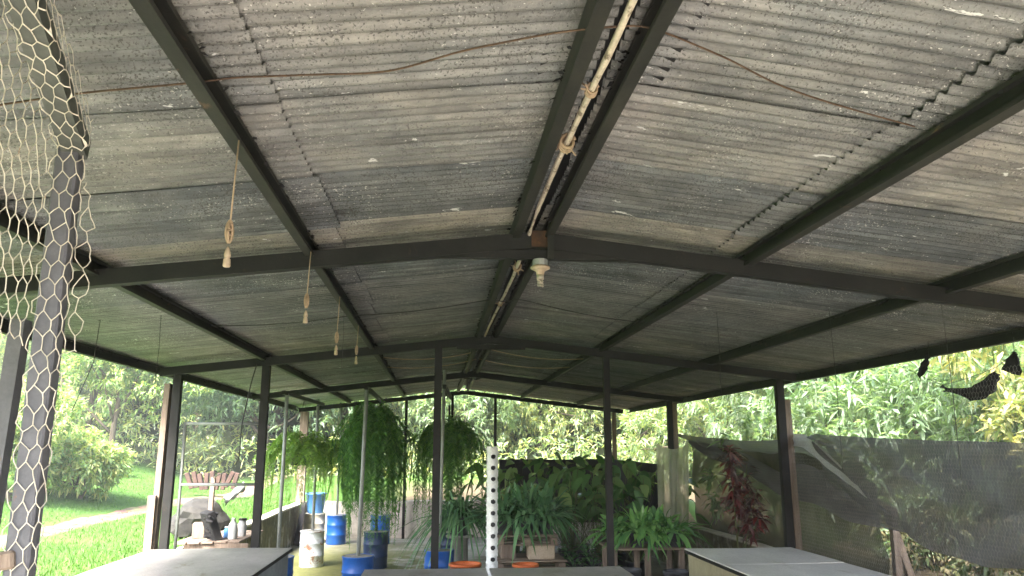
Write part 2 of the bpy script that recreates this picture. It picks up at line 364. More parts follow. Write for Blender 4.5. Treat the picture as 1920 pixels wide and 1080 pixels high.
# terrain: grass, bare earth on the banks
def terrain_material():
    m = NT('lawn_and_earth'); co = m.coords('Object')
    sx = m.n('ShaderNodeSeparateXYZ'); m.l(co, sx.inputs[0])
    n1 = m.noise(co, .5, 6, .65); n2 = m.noise(co, 14, 5, .7)
    gr = m.mix(m.ramp(n1, [(.35, G3(0)), (.65, G3(1))]), (.042, .10, .018), (.075, .15, .03))
    gr = m.mix(.7, gr, m.ramp(n2, [(.25, G3(.5)), (.75, G3(1.3))]), 'MULTIPLY')
    ea = m.ramp(n2, [(.3, (.06, .048, .03)), (.7, (.12, .095, .062))])
    hl = m.ramp(n2, [(.3, (.02, .032, .012)), (.7, (.05, .065, .025))])
    hy = m.n('ShaderNodeMapRange'); m.l(sx.outputs[1], hy.inputs[0]); hy.inputs[1].default_value = 22.5; hy.inputs[2].default_value = 24
    hx = m.n('ShaderNodeMapRange'); m.l(sx.outputs[0], hx.inputs[0]); hx.inputs[1].default_value = 7; hx.inputs[2].default_value = 8.5
    gr = m.mix(m.math('MAXIMUM', hy.outputs[0], hx.outputs[0]), gr, hl)
    k = m.n('ShaderNodeMapRange'); m.l(m.math('ADD', sx.outputs[0], m.math('MULTIPLY', m.math('SUBTRACT', n1, .5), 3)), k.inputs[0])
    k.inputs[1].default_value = -1.6; k.inputs[2].default_value = -.4
    kb = m.n('ShaderNodeMapRange'); m.l(m.math('ADD', sx.outputs[1], m.math('MULTIPLY', m.math('SUBTRACT', n1, .5), 4)), kb.inputs[0])
    kb.inputs[1].default_value = 23; kb.inputs[2].default_value = 21.5
    kc = m.n('ShaderNodeMapRange'); m.l(sx.outputs[0], kc.inputs[0]); kc.inputs[1].default_value = 8.5; kc.inputs[2].default_value = 7
    c = m.mix(m.math('MULTIPLY', m.math('MULTIPLY', k.outputs[0], kb.outputs[0]), kc.outputs[0]), gr, ea)
    m.color(c); m.rough(.95, .15); m.bump(n2, .6, .03)
    return m.m
def floor_material():
    m = NT('mossy_concrete'); co = m.coords('Object'); sx = m.n('ShaderNodeSeparateXYZ'); m.l(co, sx.inputs[0])
    n1 = m.noise(co, .8, 7, .65, .3); n2 = m.noise(co, 9, 6, .7); n3 = m.noise(co, 2.4, 5, .6)
    c = m.ramp(n2, [(.3, (.30, .275, .235)), (.7, (.46, .43, .38))])
    c = m.mix(m.ramp(n1, [(.5, G3(0)), (.6, G3(.8))]), c, (.16, .14, .11))
    k = m.math('ADD', m.math('ADD', m.math('MULTIPLY', sx.outputs[0], -.22), .06), m.math('MULTIPLY', m.math('SUBTRACT', n3, .5), 1.6))
    y = m.n('ShaderNodeMapRange'); m.l(sx.outputs[1], y.inputs[0]); y.inputs[1].default_value = 19; y.inputs[2].default_value = 15; 
    y2 = m.n('ShaderNodeMapRange'); m.l(sx.outputs[1], y2.inputs[0]); y2.inputs[1].default_value = 5; y2.inputs[2].default_value = 8
    f = m.math('MULTIPLY', m.math('MULTIPLY', m.ramp(k, [(-.04+.04, G3(0)), (.22, G3(1))]), y.outputs[0]), y2.outputs[0])
    c = m.mix(f, c, m.ramp(n2, [(.3, (.095, .105, .030)), (.7, (.20, .20, .075))]))
    m.color(c); m.rough(.85, .3); m.bump(n2, .4, .008); return m.m
def wall_material(name, mossy=True):
    m = NT(name); co = m.coords('Object'); sx = m.n('ShaderNodeSeparateXYZ'); m.l(co, sx.inputs[0])
    n2 = m.noise(co, 10, 6, .7); n3 = m.noise(m.coords('Object', (1, 1, .75)), 2.6, 6, .7, .5)
    c = m.ramp(n2, [(.3, (.42, .385, .33)), (.7, (.60, .565, .50))])
    if mossy:
        c = m.mix(m.ramp(n3, [(.28, G3(0)), (.47, G3(1))]), c, m.ramp(n2, [(.3, (.055, .05, .025)), (.7, (.16, .15, .075))]))
        z = m.ramp(m.math('ADD', sx.outputs[2], m.math('MULTIPLY', n3, .03)), [(.0, G3(0)), (1., G3(1))])
        top = m.n('ShaderNodeMapRange'); m.l(sx.outputs[2], top.inputs[0]); top.inputs[1].default_value = .735; top.inputs[2].default_value = .76
        c = m.mix(top.outputs[0], c, m.ramp(n2, [(.3, (.50, .46, .38)), (.7, (.72, .68, .60))]))
    else:
        c = m.mix(m.ramp(n3, [(.55, G3(0)), (.68, G3(.75))]), c, (.22, .17, .11))
    m.color(c); m.rough(.9, .2); m.bump(n2, .4, .006); return m.m
def path_material():
    m = NT('stone_path'); co = m.coords('Object', (1, 1, .2)); v = m.n('ShaderNodeTexVoronoi', feature='DISTANCE_TO_EDGE'); v.inputs['Scale'].default_value = 4.5; m.l(co, v.inputs['Vector'])
    vc = m.n('ShaderNodeTexVoronoi'); vc.inputs['Scale'].default_value = 4.5; m.l(co, vc.inputs['Vector'])
    n2 = m.noise(co, 25, 4, .7)
    st = m.mix(.45, m.ramp(n2, [(.3, (.095, .072, .050)), (.7, (.155, .12, .088))]), vc.outputs['Color'], 'SOFT_LIGHT')
    e = m.ramp(v.outputs['Distance'], [(.02, G3(0)), (.09, G3(1))])
    m.color(m.mix(e, (.17, .15, .09), st)); m.rough(.9, .2); m.bump(e, .8, .03); return m.m
M['terrain'] = terrain_material(); M['floor'] = floor_material()
M['wallm'] = wall_material('mossy_render'); M['wallw'] = wall_material('stained_whitewash', False); M['path'] = path_material()

# ------------------------------------------------------------------ setting: terrain, floor, path
def sm(a, b, x):
    t = np.clip((x-a)/(b-a), 0, 1); return t*t*(3-2*t)
def zt(x, y):
    x = np.asarray(x, float); y = np.asarray(y, float)
    lawn = .70 +   .19*np.maximum(0, -x-6.3)*sm(6, 12, y) + .06*np.maximum(0, y-16)*sm(-4, -8, x)
    lawn = lawn + .05*np.sin(x*.9+y*.5) * sm(-6.3, -9, x)
    back = .66 + .55*sm(19.5, 24, y) + .40*np.maximum(0, y-25)
    right = .62 + .9*sm(6.4, 9.5, x) + .07*np.maximum(0, x-11)
    z = np.where(x < -3.05, np.maximum(lawn, np.where(y > 18.3, back-.1*np.minimum(1, np.abs(x)/6), lawn)), np.where(x > 4.05, np.maximum(right, np.where(y > 18.3, back, right)), back))
    z = z + .07*np.sin(x*1.7+.3)*np.sin(y*1.3) * (sm(4.6, 7, np.abs(x-.3)) * sm(5, 9, np.abs(x)))*.6
    z = z * sm(-9, -2, y)
    inside = (x > -3.03) & (x < 4.04) & (y < 18.2)
    return np.where(inside, -.04, z)
xs = np.unique(np.concatenate([np.linspace(-90, -14, 20), np.linspace(-14, -3.06, 46), [-3.02, 4.03, 4.07], np.linspace(-3, 4, 8), np.linspace(4.1, 14, 42), np.linspace(14, 90, 20)]))
ys = np.unique(np.concatenate([np.linspace(-60, -9, 8), np.linspace(-9, 18.17, 90), [18.21], np.linspace(18.3, 34, 48), np.linspace(34, 110, 26)]))
XX, YY = np.meshgrid(xs, ys, indexing='ij')
mb = MB(); mb.grid(np.stack([XX, YY, zt(XX, YY)], -1)); g = mb.build('ground', M['terrain'], smooth=True)
tag(g, kind='structure')
mb = MB(); fx = np.linspace(-2.95, 3.98, 24); fy = np.linspace(-9, 18.12, 80); FX, FY = np.meshgrid(fx, fy, indexing='ij')  # carried out behind the camera as unseen pale ground, bouncing light onto the roof
mb.grid(np.stack([FX, FY, .0+.006*np.sin(FX*2)*np.sin(FY*1.4)], -1)); tag(mb.build('floor', M['floor'], smooth=True), kind='structure')
py = np.linspace(3, 24, 90); cxp = -5.75+.25*np.sin(py*.32)+.9*sm(17, 24, py)
off = np.linspace(-.40, .40, 9)
P = np.zeros((90, 9, 3))
for j, o_ in enumerate(off):
    P[:, j, 0] = cxp+o_*(1+.12*np.sin(py*3+j)); P[:, j, 1] = py
P[:, :, 2] = np.array([[zt(P[i, j, 0], P[i, j, 1])+.014+.010*math.sin(i*2.1+j*1.7)*(abs(off[j]) < .35)-.05*(abs(off[j]) > .36) for j in range(9)] for i in range(90)])
mb = MB(); mb.grid(P); tag(mb.build('path', M['path'], smooth=True), kind='structure')

# ------------------------------------------------------------------ the shed
RX, RZ, SL = .586, 1.258+CAMZ, .117           # ridge line, rafter centre height, roof slope
WL, WR = 3.665, 3.665
TY = [.1, 4.57, 9.0, 13.42, 17.9]
def zraf(x): return RZ - SL*abs(x-RX)
shed = thing('open_shed', (RX, 9, 0), 'long open-sided shed with dark steel frame and corrugated gable roof', 'shed')
# corrugated sheets in rows that lap; one sheet = 11 waves
PITCH_C, SHEETW = .072, .792
def sheet_row(x0, x1, lift, seed, tilt):
    rg = np.random.default_rng(seed); mb = MB(); y = -.45
    k = 0
    while y < 18.2:
        w_ = SHEETW+.05
        n = int(w_/PITCH_C*10)
        v = np.linspace(0, w_, n+1)
        nx = 9; u = np.linspace(0, 1, nx)
        jx0, jx1 = rg.normal(0, .012), rg.normal(0, .012)
        X = (x0+jx0) + (x1+jx1-x0-jx0)*u
        skew = rg.normal(0, .006)
        P = np.zeros((nx, n+1, 3))
        P[:, :, 0] = X[:, None]; P[:, :, 1] = y+v[None, :]+skew*(u[:, None]-.5)
        wav = .0108*np.cos(2*np.pi*v/PITCH_C)
        sag = rg.normal(0, .004)*np.sin(np.pi*u)+rg.normal(0, .002)
        P[:, :, 2] = (zraf(0)*0 + (RZ - SL*np.abs(X-RX)) + (.112 + lift) + sag)[:, None] + wav[None, :] + (.010*(v/w_))[None, :]
        # local dents
        P[:, :, 2] += .002*np.sin(P[:, :, 0]*5+seed)*np.sin(P[:, :, 1]*3)
        mb.grid(P)
        y += SHEETW; k += 1
    return mb.build('roof_sheet', M['roof'], shed, smooth=True)
LAPL, LAPR = -.60, 1.74
sheet_row(LAPL-.16, RX-.03, .014, 1, 0); sheet_row(-3.34, LAPL, 0, 2, 0)
sheet_row(RX+.03, LAPR+.16, .014, 3, 0); sheet_row(LAPR, 4.62, 0, 4, 0)
# white paint splashes left on the sheets
# ridge cap
mb = MB(); prof = [(-.24, -.028-.028), (-.1, -.012), (-.03, .012), (0, .02), (.03, .012), (.1, -.012), (.24, -.056)]
P = np.array([[[RX+x, y, RZ+.165+z] for y in np.linspace(-.45, 18.3, 24)] for x, z in prof])
mb.grid(P); mb.build('ridge_cap', M['cloth'] if False else M['steel'], shed, smooth=True)  # dark sheet colour stands in for the shadow band under the cap
# purlins: C channels along the shed
for x, wd, ht, op in ((.455, .05, .09, 1), (.655, .048, .09, -1), (-.775, .05, .09, 1), (1.905, .055, .095, -1), (-1.975, .05, .09, 1), (3.21, .055, .095, -1), (-3.19, .05, .09, 1), (4.47, .055, .09, -1)):
    mb = MB(); z = zraf(x)+.054
    ya = -.4; pts = [-.4]+TY[1:]+[18.25]
    mb.chan((x, -.4, z), (x+random.uniform(-.01, .01), 18.2, z), wd, ht, open_side=op)
    mb.build('purlin', M['purlin'], shed)
# rafters
for i, Y in enumerate(TY):
    for s, W in ((-1, WL+.02), (1, WR+.02)):
        mb = MB(); ht = .096 if i < 2 else .092
        e = (RX+s*W, Y, RZ-SL*W); mid = (RX+s*W*.5, Y, RZ-SL*W*.5-.006)
        mb.bar((RX, Y, RZ-.012), mid, .07, ht); mb.bar(mid, e, .07, ht-.001)
        mb.build('rafter', M['steel'], shed)
    if i in (1, 2):
        mb = MB(); a = (-.08 if i == 1 else .2, 1.28 if i == 1 else 1.0)
        zc = RZ-.105
        mb.bar((RX+a[0]-.586, Y-.003, zc), (RX+a[1]-.586, Y-.003, zc), .05, .055)
        mb.build('collar_beam', M['steel'], shed)
# web bits, splice plates and the hanger rod by the first rafter pair
mb = MB(); mb.box((.655, 4.48, RZ-.005), (.035, .012, .28)); mb.build('hanger_plate', M['purlin'], shed)
mb = MB(); mb.box((.60, 4.529, RZ-.01), (.11, .008, .10)); mb.build('splice_plate', M['rustplate'], shed)
for Y in TY[2:4]:
    for s in (-1, 1):
        mb = MB(); mb.bar((RX+s*.03, Y-.02, RZ-.1), (RX+s*.26, Y+.7, RZ+.02), .03, .03); mb.build('ridge_brace', M['steel'], shed)
    mb = MB(); mb.bar((RX+.02, Y-.005, RZ-.14), (RX+.02, Y-.005, RZ+.05), .03, .03); mb.build('king_post', M['steel'], shed)
# clumps of dust and cobweb along the purlins
mb = MB(); rg = np.random.default_rng(55)
for x, hw in ((.455, .025), (.655, .024), (-.775, .025), (1.905, .028), (-1.975, .025), (3.21, .028), (-3.19, .025), (4.47, .028)):
    n = 900; y = rg.uniform(.8, 17.5, n); y = y[(np.sin(y*3.1+x)+np.sin(y*7.7+2*x)+rg.normal(0, .9, len(y))) > .2]; n = len(y); sgn = rg.choice([-1, 1], n)
    b = np.stack([x+sgn*(hw+.002), y, zraf(0)*0+np.array([zraf(x)]*n)+.045+.055-rg.random(n)*.03], 1)
    blades(mb, b, np.stack([sgn*rg.uniform(.3, 1, n), rg.normal(0, .5, n), rg.uniform(-.5, .6, n)], 1), rg.uniform(.012, .035, n), rg.uniform(.006, .02, n), .3, 2, 'lens', 1.5, rng=rg)
tag(mb.build('cobweb', M['cloth'], shed), kind='stuff')
# timber-toned strip standing in for the lit roof edge at the right eave
mb = MB(); mb.box((4.60, 8.9, zraf(4.6)+.075), (.03, 18.5, .05)); mb.build('lit_eave_strip', M['woodh'], shed)
# posts
def post(x, y, w_, d_, mat, top=None, name='post', lean=0):
    mb = MB(); t = top if top is not None else zraf(x)-.05
    mb.bar((x+lean, y, -.02), (x, y, t), w_, d_, up=(0, 1, 0)); return mb.build(name, mat, shed)
for (x, w_) in ((-2.90, .085), (-1.945, .085), (-.01, .085), (1.96, .07), (4.06, .09)): post(x, 9.0+.004, w_, .08, M['steel'])
post(-3.005, 9.03, .06, .12, M['wood'], 2.65, 'timber_post', -.02); post(-3.04, 8.93, .08, .05, M['wood'], 1.45, 'timber_post')
post(4.155, 9.06, .075, .1, M['wood'], 2.52, 'timber_post', .03)
post(4.03, 13.42, .085, .08, M['steel']); post(4.13, 13.46, .08, .08, M['wood'], 2.72, 'timber_post')
post(4.05, 17.9, .09, .09, M['wood']); post(3.9, 17.93, .05, .05, M['greypole'])
post(-2.97, 17.9, .17, .16, M['wood'], None, 'timber_post'); post(-2.9, 13.42, .08, .08, M['steel'])
for x, y in ((-.72, 17.9), (1.30, 17.9)): post(x, y, .06, .06, M['steel'])
post(-2.95, 4.57, .09, .09, M['steel']); post(4.07, 4.57, .09, .09, M['steel'])

# ------------------------------------------------------------------ low walls
def wall(name, pts, th, mat, label, cap=None):
    mb = MB(); (x0, y0, z0), (x1, y1, z1) = pts
    n = 40
    A = np.linspace(0, 1, n)
    d = np.array([x1-x0, y1-y0]); d = d/np.linalg.norm(d); nrm = np.array([-d[1], d[0]])
    prof = []
    for t in A:
        x, y, z = x0+(x1-x0)*t, y0+(y1-y0)*t, z0+(z1-z0)*t+.008*math.sin(t*37)
        row = [(x+nrm[0]*o_, y+nrm[1]*o_, h) for o_, h in ((-th/2, -.05), (-th/2, z-.012), (-th/2+.012, z), (th/2-.012, z), (th/2, z-.012), (th/2, -.05))]
        prof.append(row)
    mb.grid(np.array(prof)); mb.add(prof[0], [(0, 1, 2, 3, 4, 5)]); mb.add(prof[-1], [(5, 4, 3, 2, 1, 0)])
    o = mb.build(name, mat); return tag(o, label, 'wall')
wall('low_wall', ((-3.01, -2, .765), (-3.01, 18.1, .785)), .18, M['wallm'], 'mossy low retaining wall with whitewashed top along the lawn side')
wall('low_wall', ((-2.915, 18.2, .785), (4.1, 18.2, .785)), .18, M['wallw'], 'stained off-white low wall closing the far end of the shed')
wall('low_wall', ((4.05, 18.1, .77), (4.05, -2, .74)), .18, M['wallm'], 'greenish low retaining wall below the grey netting')

# ------------------------------------------------------------------ drums with poles
def drum_prof(r, h):
    return [(r*.97, 0), (r, .01), (r, h*.30), (r*1.035, h*.315), (r*1.035, h*.335), (r, h*.35), (r, h*.64), (r*1.035, h*.655), (r*1.035, h*.675), (r, h*.69), (r, h*.965), (r*1.04, h*.975), (r*1.04, h), (r*.97, h), (r*.95, h-.015), (.0, h-.012)]
def drum(loc, label, mat, pole=None, top=2.70, group=None, r=.2, h=.58, cem=True, name='drum_pole_base'):
    t = thing(name, loc, label, 'drum', group)
    mb = MB(); mb.lathe(drum_prof(r, h), loc, 28); b = mb.build('drum', mat, t, True)
    if pole:
        mb = MB(); mb.lathe([(r*.94, h-.02), (r*.94, h-.004), (0, h+.004)], loc, 20); mb.build('concrete_fill', M['concrete'], b)
        mb = MB(); dx, dy = pole[1]
        mb.tube([(loc[0], loc[1], loc[2]+h-.05), (loc[0]+dx*.5, loc[1]+dy*.5, (top+h)/2), (loc[0]+dx, loc[1]+dy, top)], pole[0], 10); mb.build('pole', pole[2], t, True)
    return t
GD = 'drums carrying the fern rack poles'
drum((-2.08, 13.96, 0), 'worn white drum with rusty scrapes standing on mossy floor', M['whitedrum'], (.025, (-.02, 0), M['greypole']), 2.78, GD)
drum((-2.07, 17.1, 0), 'bright blue drum with grey scuff, standing left in front of far wall', M['bluedrum'], (.025, (0, 0), M['greypole']), 2.80, GD)
drum((-1.16, 17.0, 0), 'blue drum half hidden behind the long hanging fern strands', M['bluedrum'], (.025, (0, 0), M['greypole']), 2.84, GD)
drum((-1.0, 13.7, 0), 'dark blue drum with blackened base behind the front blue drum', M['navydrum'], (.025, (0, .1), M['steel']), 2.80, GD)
drum((-1.0, 10.7, 0), 'blue drum with grey pole nearest the left grey box', M['bluedrum'], (.027, (.03, 0), M['greypole']), 2.75, GD)
drum((.05, 11.2, 0), 'blue drum top showing beside the black centre post', M['bluedrum'], (.024, (.03, 0), M['greypole']), 3.05, GD)
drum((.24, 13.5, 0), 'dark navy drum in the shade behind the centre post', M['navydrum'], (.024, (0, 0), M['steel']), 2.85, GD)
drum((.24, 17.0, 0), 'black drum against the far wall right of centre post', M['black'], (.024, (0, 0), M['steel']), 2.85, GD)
drum((-2.02, 10.7, 0), 'drum carrying slim grey pole, hidden behind the left grey box', M['bluedrum'], (.024, (0, 0), M['greypole']), 2.66, GD)
def rail(a, b, label):
    mb = MB(); mb.bar(a, b, .05, .05); tag(mb.build('rack_rail', M['steel']), label, 'rail', 'rails the ferns hang from')
rail((-.97, 10.55, 2.745), (-.97, 13.95, 2.745), 'dark steel rail over the tallest fern, between two poles')
rail((-2.03, 10.5, 2.665), (-2.03, 14.1, 2.70), 'dark steel rail over the lime green fern')
rail((.08, 11.0, 2.80), (.22, 13.7, 2.80), 'dark steel rail behind the black centre post')

# barrel stack in the corner
mb = MB(); mb.lathe(drum_prof(.21, .60), (-2.55, 17.35, 0), 26); tag(mb.build('barrel', M['beigedrum'], None, True, (-2.55, 17.35, 0)), 'beige barrel in the far left corner under the blue tub', 'barrel')
mb = MB(); mb.lathe([(.16, 0), (.165, .01), (.205, .38), (.225, .385), (.225, .41), (.2, .41), (.155, .02), (0, .02)], (-2.55, 17.35, .602), 26); tag(mb.build('tub', M['bluelight'], None, True, (-2.55, 17.35, .602)), 'faded light blue tub stacked on the beige barrel', 'tub')
mb = MB(); mb.box((-2.80, 17.0, .42), (.02, .5, .84), (0, R(7), R(20))); tag(mb.build('leaning_board', M['black']), 'black board leaning on mossy wall beside the barrel', 'board')

# ------------------------------------------------------------------ ferns
def fern_fronds(mb, c, n, reach, rise, drop, leaf=.05, seed=0, straight=False, gap=.022):
    rg = np.random.default_rng(seed)
    for i in range(n):
        az = rg.uniform(0, 2*math.pi); r = rg.uniform(*reach); h = rg.uniform(*rise); dr = rg.uniform(*drop)
        t1 = np.linspace(0, 1, 14)
        arch = np.stack([r*t1, h*4*t1*(1-t1)*.9 + 0*t1], 1)
        hang = np.stack([r+.03*np.sin(np.linspace(0, 1, 30)*rg.uniform(1, 4)), -dr*np.linspace(0, 1, 30)], 1)
        pth = np.concatenate([arch, hang[1:]])
        # round the corner
        for _ in range(6): pth[1:-1] = .25*pth[:-2]+.5*pth[1:-1]+.25*pth[2:]
        p3 = np.stack([c[0]+pth[:, 0]*math.cos(az), c[1]+pth[:, 0]*math.sin(az), c[2]+pth[:, 1]], 1)
        p3[:, :2] += np.cumsum(rg.normal(0, .003, (len(p3), 2)), 0)
        sd = np.concatenate([[0], np.cumsum(np.linalg.norm(np.diff(p3, axis=0), axis=1))])
        m = max(8, int(sd[-1]/gap)); q = np.linspace(.02, sd[-1], m)
        B = np.stack([np.interp(q, sd, p3[:, k]) for k in range(3)], 1)
        tg = np.gradient(B, axis=0); tg /= np.linalg.norm(tg, axis=1)[:, None]+1e-9
        sdv = np.cross(tg, rg.normal(size=(m, 3))*.25+np.array([math.cos(az), math.sin(az), .4])); sdv /= np.linalg.norm(sdv, axis=1)[:, None]+1e-9
        tap = np.interp(np.linspace(0, 1, m), [0, .15, .8, 1], [.5, 1, .9, .35])
        for s in (-1, 1):
            d = sdv*s*.8+tg*.55+rg.normal(0, .18, (m, 3))
            blades(mb, B, d, leaf*tap*rg.uniform(.8, 1.2, m), leaf*.30*tap, .25, 2, 'lens', 1.2, rng=rg)
        mb.tube(p3[::3], .0025, 3, False)
def hanging_fern(loc, label, mat, sets, rail_z, pot_r=.15, seed=0):
    t = thing('hanging_fern', loc, label, 'fern', 'ferns hanging from the pole rack')
    mb = MB(); mb.lathe([(pot_r*.7, -.11), (pot_r*.75, -.11), (pot_r, .05), (pot_r*1.06, .055), (pot_r*1.06, .075), (pot_r*.92, .075), (0, .05)], loc, 20); pt_ = mb.build('pot', M['black'], t, True)
    mb = MB()
    for k in range(3):
        a = k*2.094+.4; mb.tube([(loc[0]+pot_r*math.cos(a), loc[1]+pot_r*math.sin(a), loc[2]+.07), (loc[0], loc[1], rail_z)], .0025, 4)
    mb.build('hanger_wire', M['thinwire'], pt_)
    mb = MB()
    for j, s in enumerate(sets): fern_fronds(mb, (loc[0], loc[1], loc[2]+.06), seed=seed*10+j, **s)
    mb.build('fronds', mat, t)
    return t
hanging_fern((-2.08, 12.4, 1.80), 'lime green fern in a dark pot, leftmost of the hanging ferns', M['fern_lime'],
    [dict(n=58, reach=(.25, .74), rise=(.08, .26), drop=(.08, .42), leaf=.075, gap=.026), dict(n=30, reach=(.3, .62), rise=(.1, .2), drop=(.5, .9), leaf=.05), dict(n=24, reach=(.3, .6), rise=(.25, .42), drop=(.05, .3), leaf=.065)], 2.68, .20, 1)
hanging_fern((-1.62, 13.2, 1.90), 'small hanging fern between the lime green and the tallest fern', M['fern_lime'],
    [dict(n=45, reach=(.15, .38), rise=(.05, .16), drop=(.1, .4), leaf=.055), dict(n=16, reach=(.1, .35), rise=(.05, .1), drop=(.5, 1.0), leaf=.04)], 2.69, .12, 2)
hanging_fern((-.97, 12.3, 2.08), 'tallest dark green fern with strands trailing almost to the floor', M['fern_dark'],
    [dict(n=95, reach=(.15, .66), rise=(.1, .42), drop=(.1, .75), leaf=.075, gap=.026), dict(n=30, reach=(.25, .55), rise=(.35, .62), drop=(.05, .35), leaf=.07), dict(n=44, reach=(.35, .5), rise=(.05, .15), drop=(.7, 1.4), leaf=.075, gap=.026), dict(n=46, reach=(.1, .5), rise=(.04, .12), drop=(.9, 1.72), leaf=.07, gap=.026)], 2.72, .17, 3)
hanging_fern((.14, 12.7, 2.02), 'dark trailing fern hanging behind the black centre post', M['fern_dark'],
    [dict(n=80, reach=(.15, .66), rise=(.05, .30), drop=(.1, .6), leaf=.075, gap=.026), dict(n=24, reach=(.25, .5), rise=(.25, .45), drop=(.05, .3), leaf=.07), dict(n=44, reach=(.1, .55), rise=(.04, .12), drop=(.7, 1.4), leaf=.07, gap=.026)], 2.78, .17, 4)

# ------------------------------------------------------------------ potted plants
def pot_mesh(loc, r, h, mat, parent, name='pot', ribs=False, deep=False):
    mb = MB(); pr = [(r*.78, 0), (r*.8, .005)]
    if ribs:
        for k in range(6):
            z = h*(.1+.13*k); q = r*(.82+.16*(z/h)); pr += [(q, z), (q*1.025, z+.008), (q*1.025, z+.018), (q, z+.026)]
    pr += [(r*.98, h-.03), (r*1.05, h-.028), (r*1.05, h), (r*.95, h), (r*.93, h-.03), (r*.85 if deep else 0, h*.3 if deep else h-.03)] + ([(0, h*.28)] if deep else [])
    mb.lathe(pr, loc, 20); return mb.build(name, mat, parent, True)
def strap_plant(loc, label, cat, mat, n=70, L=(.4, .65), W=(.05, .08), pot=(.12, .19), seed=0, group=None, name='potted_plant', el=(.5, 1.45), droop=(.3, .8), prof='lily', potmat=None):
    rg = np.random.default_rng(seed); t = thing(name, loc, label, cat, group)
    pot_mesh(loc, pot[0], pot[1], potmat or M['potgrey'], t)
    mb = MB(); az = rg.uniform(0, 6.283, n); e = rg.uniform(el[0], el[1], n)
    rr = rg.uniform(0, pot[0]*.6, n); base = np.stack([loc[0]+rr*np.cos(az), loc[1]+rr*np.sin(az), np.full(n, loc[2]+pot[1]-.03)], 1)
    blades(mb, base, dirs(az, e), rg.uniform(*L, n), rg.uniform(*W, n), rg.uniform(*droop, n), 9, prof, .5, cup=.25, rng=rg)
    mb.build('leaves', mat, t, True); return t
GP = 'strap-leaved plants on the pallet stack'
PZ = .805                                                    # top of the pallet stack
spots = [(.88, 10.95, 'dark strap-leaved plant at the left end of the pallet, beside the white tube'), (1.12, 11.35, 'dark strap-leaved plant at the back of the pallet stack'),
         (1.22, 10.92, 'strap-leaved plant in grey pot in the middle of the pallet'), (1.50, 10.95, 'glossy strap-leaved plant in grey pot at the right end of the pallet'),
         (1.45, 11.4, 'tall strap-leaved plant behind the grey pots on the pallet')]
for i, (x, y, lb) in enumerate(spots):
    strap_plant((x, y, PZ), lb, 'potted plant', M['lily_dark'], 150, (.50, .98), (.042, .064), (.10, .17), 20+i, GP, el=(.45, 1.5), droop=(.35, .95))
strap_plant((.34, 11.7, .72), 'big dark grassy plant on a stand left of the white tube', 'potted plant', M['lily_dark'], 230, (.6, 1.25), (.036, .06), (.15, .25), 31, None, el=(.2, 1.5), droop=(.6, 1.25), prof='grass')
mb = MB(); t = thing('plant_stand', (.34, 11.7, 0), 'dark little stand under the big grassy plant', 'stand')
mb.lathe([(.17, .0), (.17, .02), (.12, .05), (.12, .67), (.2, .69), (.2, .718), (0, .718)], (.34, 11.7, 0), 16); mb.build('pedestal', M['concrete'], t, True)
GL = 'peace lilies on the plank table'
LZ = .735
for i, (x, y, lb, s) in enumerate([(2.27, 10.2, 'peace lily at the left end of the plank table', .9), (2.52, 10.0, 'peace lily just right of the slim black post', 1), (2.76, 10.05, 'peace lily with pale new leaf in the middle of plank table', 1.0),
                               (3.0, 10.0, 'bright green peace lily at the right end of plank table', 1), (2.66, 10.35, 'peace lily in the back row of the plank table', 1.1), (2.93, 10.4, 'tall peace lily in front of the hanging plastic sheet', 1.15)]):
    strap_plant((x, y, LZ), lb, 'peace lily', M['lily'], 125, (.28*s, .58*s), (.04, .068), (.105, .17), 40+i, GL, name='peace_lily', el=(.3, 1.5), droop=(.35, .95))
def ear_plant(loc, label, n, H, seed, size=(.19, .36), mat=None, pot=True, group=None):
    rg = np.random.default_rng(seed); t = thing('elephant_ear', loc, label, 'leafy plant', group)
    pot_mesh(loc, .16, .26, M['black'], t)
    az = rg.uniform(0, 6.283, n); e = rg.uniform(.75, 1.5, n); L = rg.uniform(.55, 1.0, n)*H
    base = np.array(loc)+np.stack([.05*np.cos(az), .05*np.sin(az), np.full(n, .2)], 1)
    d = dirs(az, e); dr = .15*L
    mb = MB(); blades(mb, base, d, L, .016, .15, 5, 'stalk', rng=rg); mb.build('stalks', M['stem'], t)
    tip = base+d*L[:, None]; tip[:, 2] -= .15*L
    mb = MB(); az2 = az+rg.normal(0, .7, n); ld = dirs(az2, rg.uniform(-1.1, .3, n)); S = rg.uniform(*size, n)
    blades(mb, tip-ld*(S*.2)[:, None], ld, S, S*.62, .35, 6, 'heart', .6, cup=.2, rng=rg); mb.build('leaves', mat or M['ear'], t, True)
    return t
GE = 'large-leaved plants at the back of the nursery'
ears = [(1.35, 13.4, 1.62), (1.75, 14.6, 1.75), (2.2, 13.2, 1.60), (2.6, 14.4, 1.70), (3.0, 13.2, 1.62), (3.45, 13.9, 1.68), (2.5, 12.2, 1.35), (3.05, 12.2, 1.35), (1.95, 15.8, 1.7), (3.3, 15.6, 1.75), (2.7, 16.4, 1.7), (1.45, 15.4, 1.65)]
elab = ['elephant ear rising behind the pallet plants with upright leaves', 'elephant ear with tall dark leaves against the black cloth', 'broad-leaved plant left of the slim black post in the dark', 'broad-leaved plant directly behind the slim black post', 'broad drooping leaves right of the slim black post',
        'broad-leaved plant beside the hanging plastic sheet', 'low broad-leaved plant between pallet stack and plank table', 'broad-leaved plant just behind the peace lilies']
for i, (x, y, H) in enumerate(ears):
    ear_plant((x, y, 0), elab[i] if i < 8 else 'broad-leaved plant deep in the dark back rows before the black cloth', 30 if i < 8 else 20, H*1.16, 60+i, group=GE)
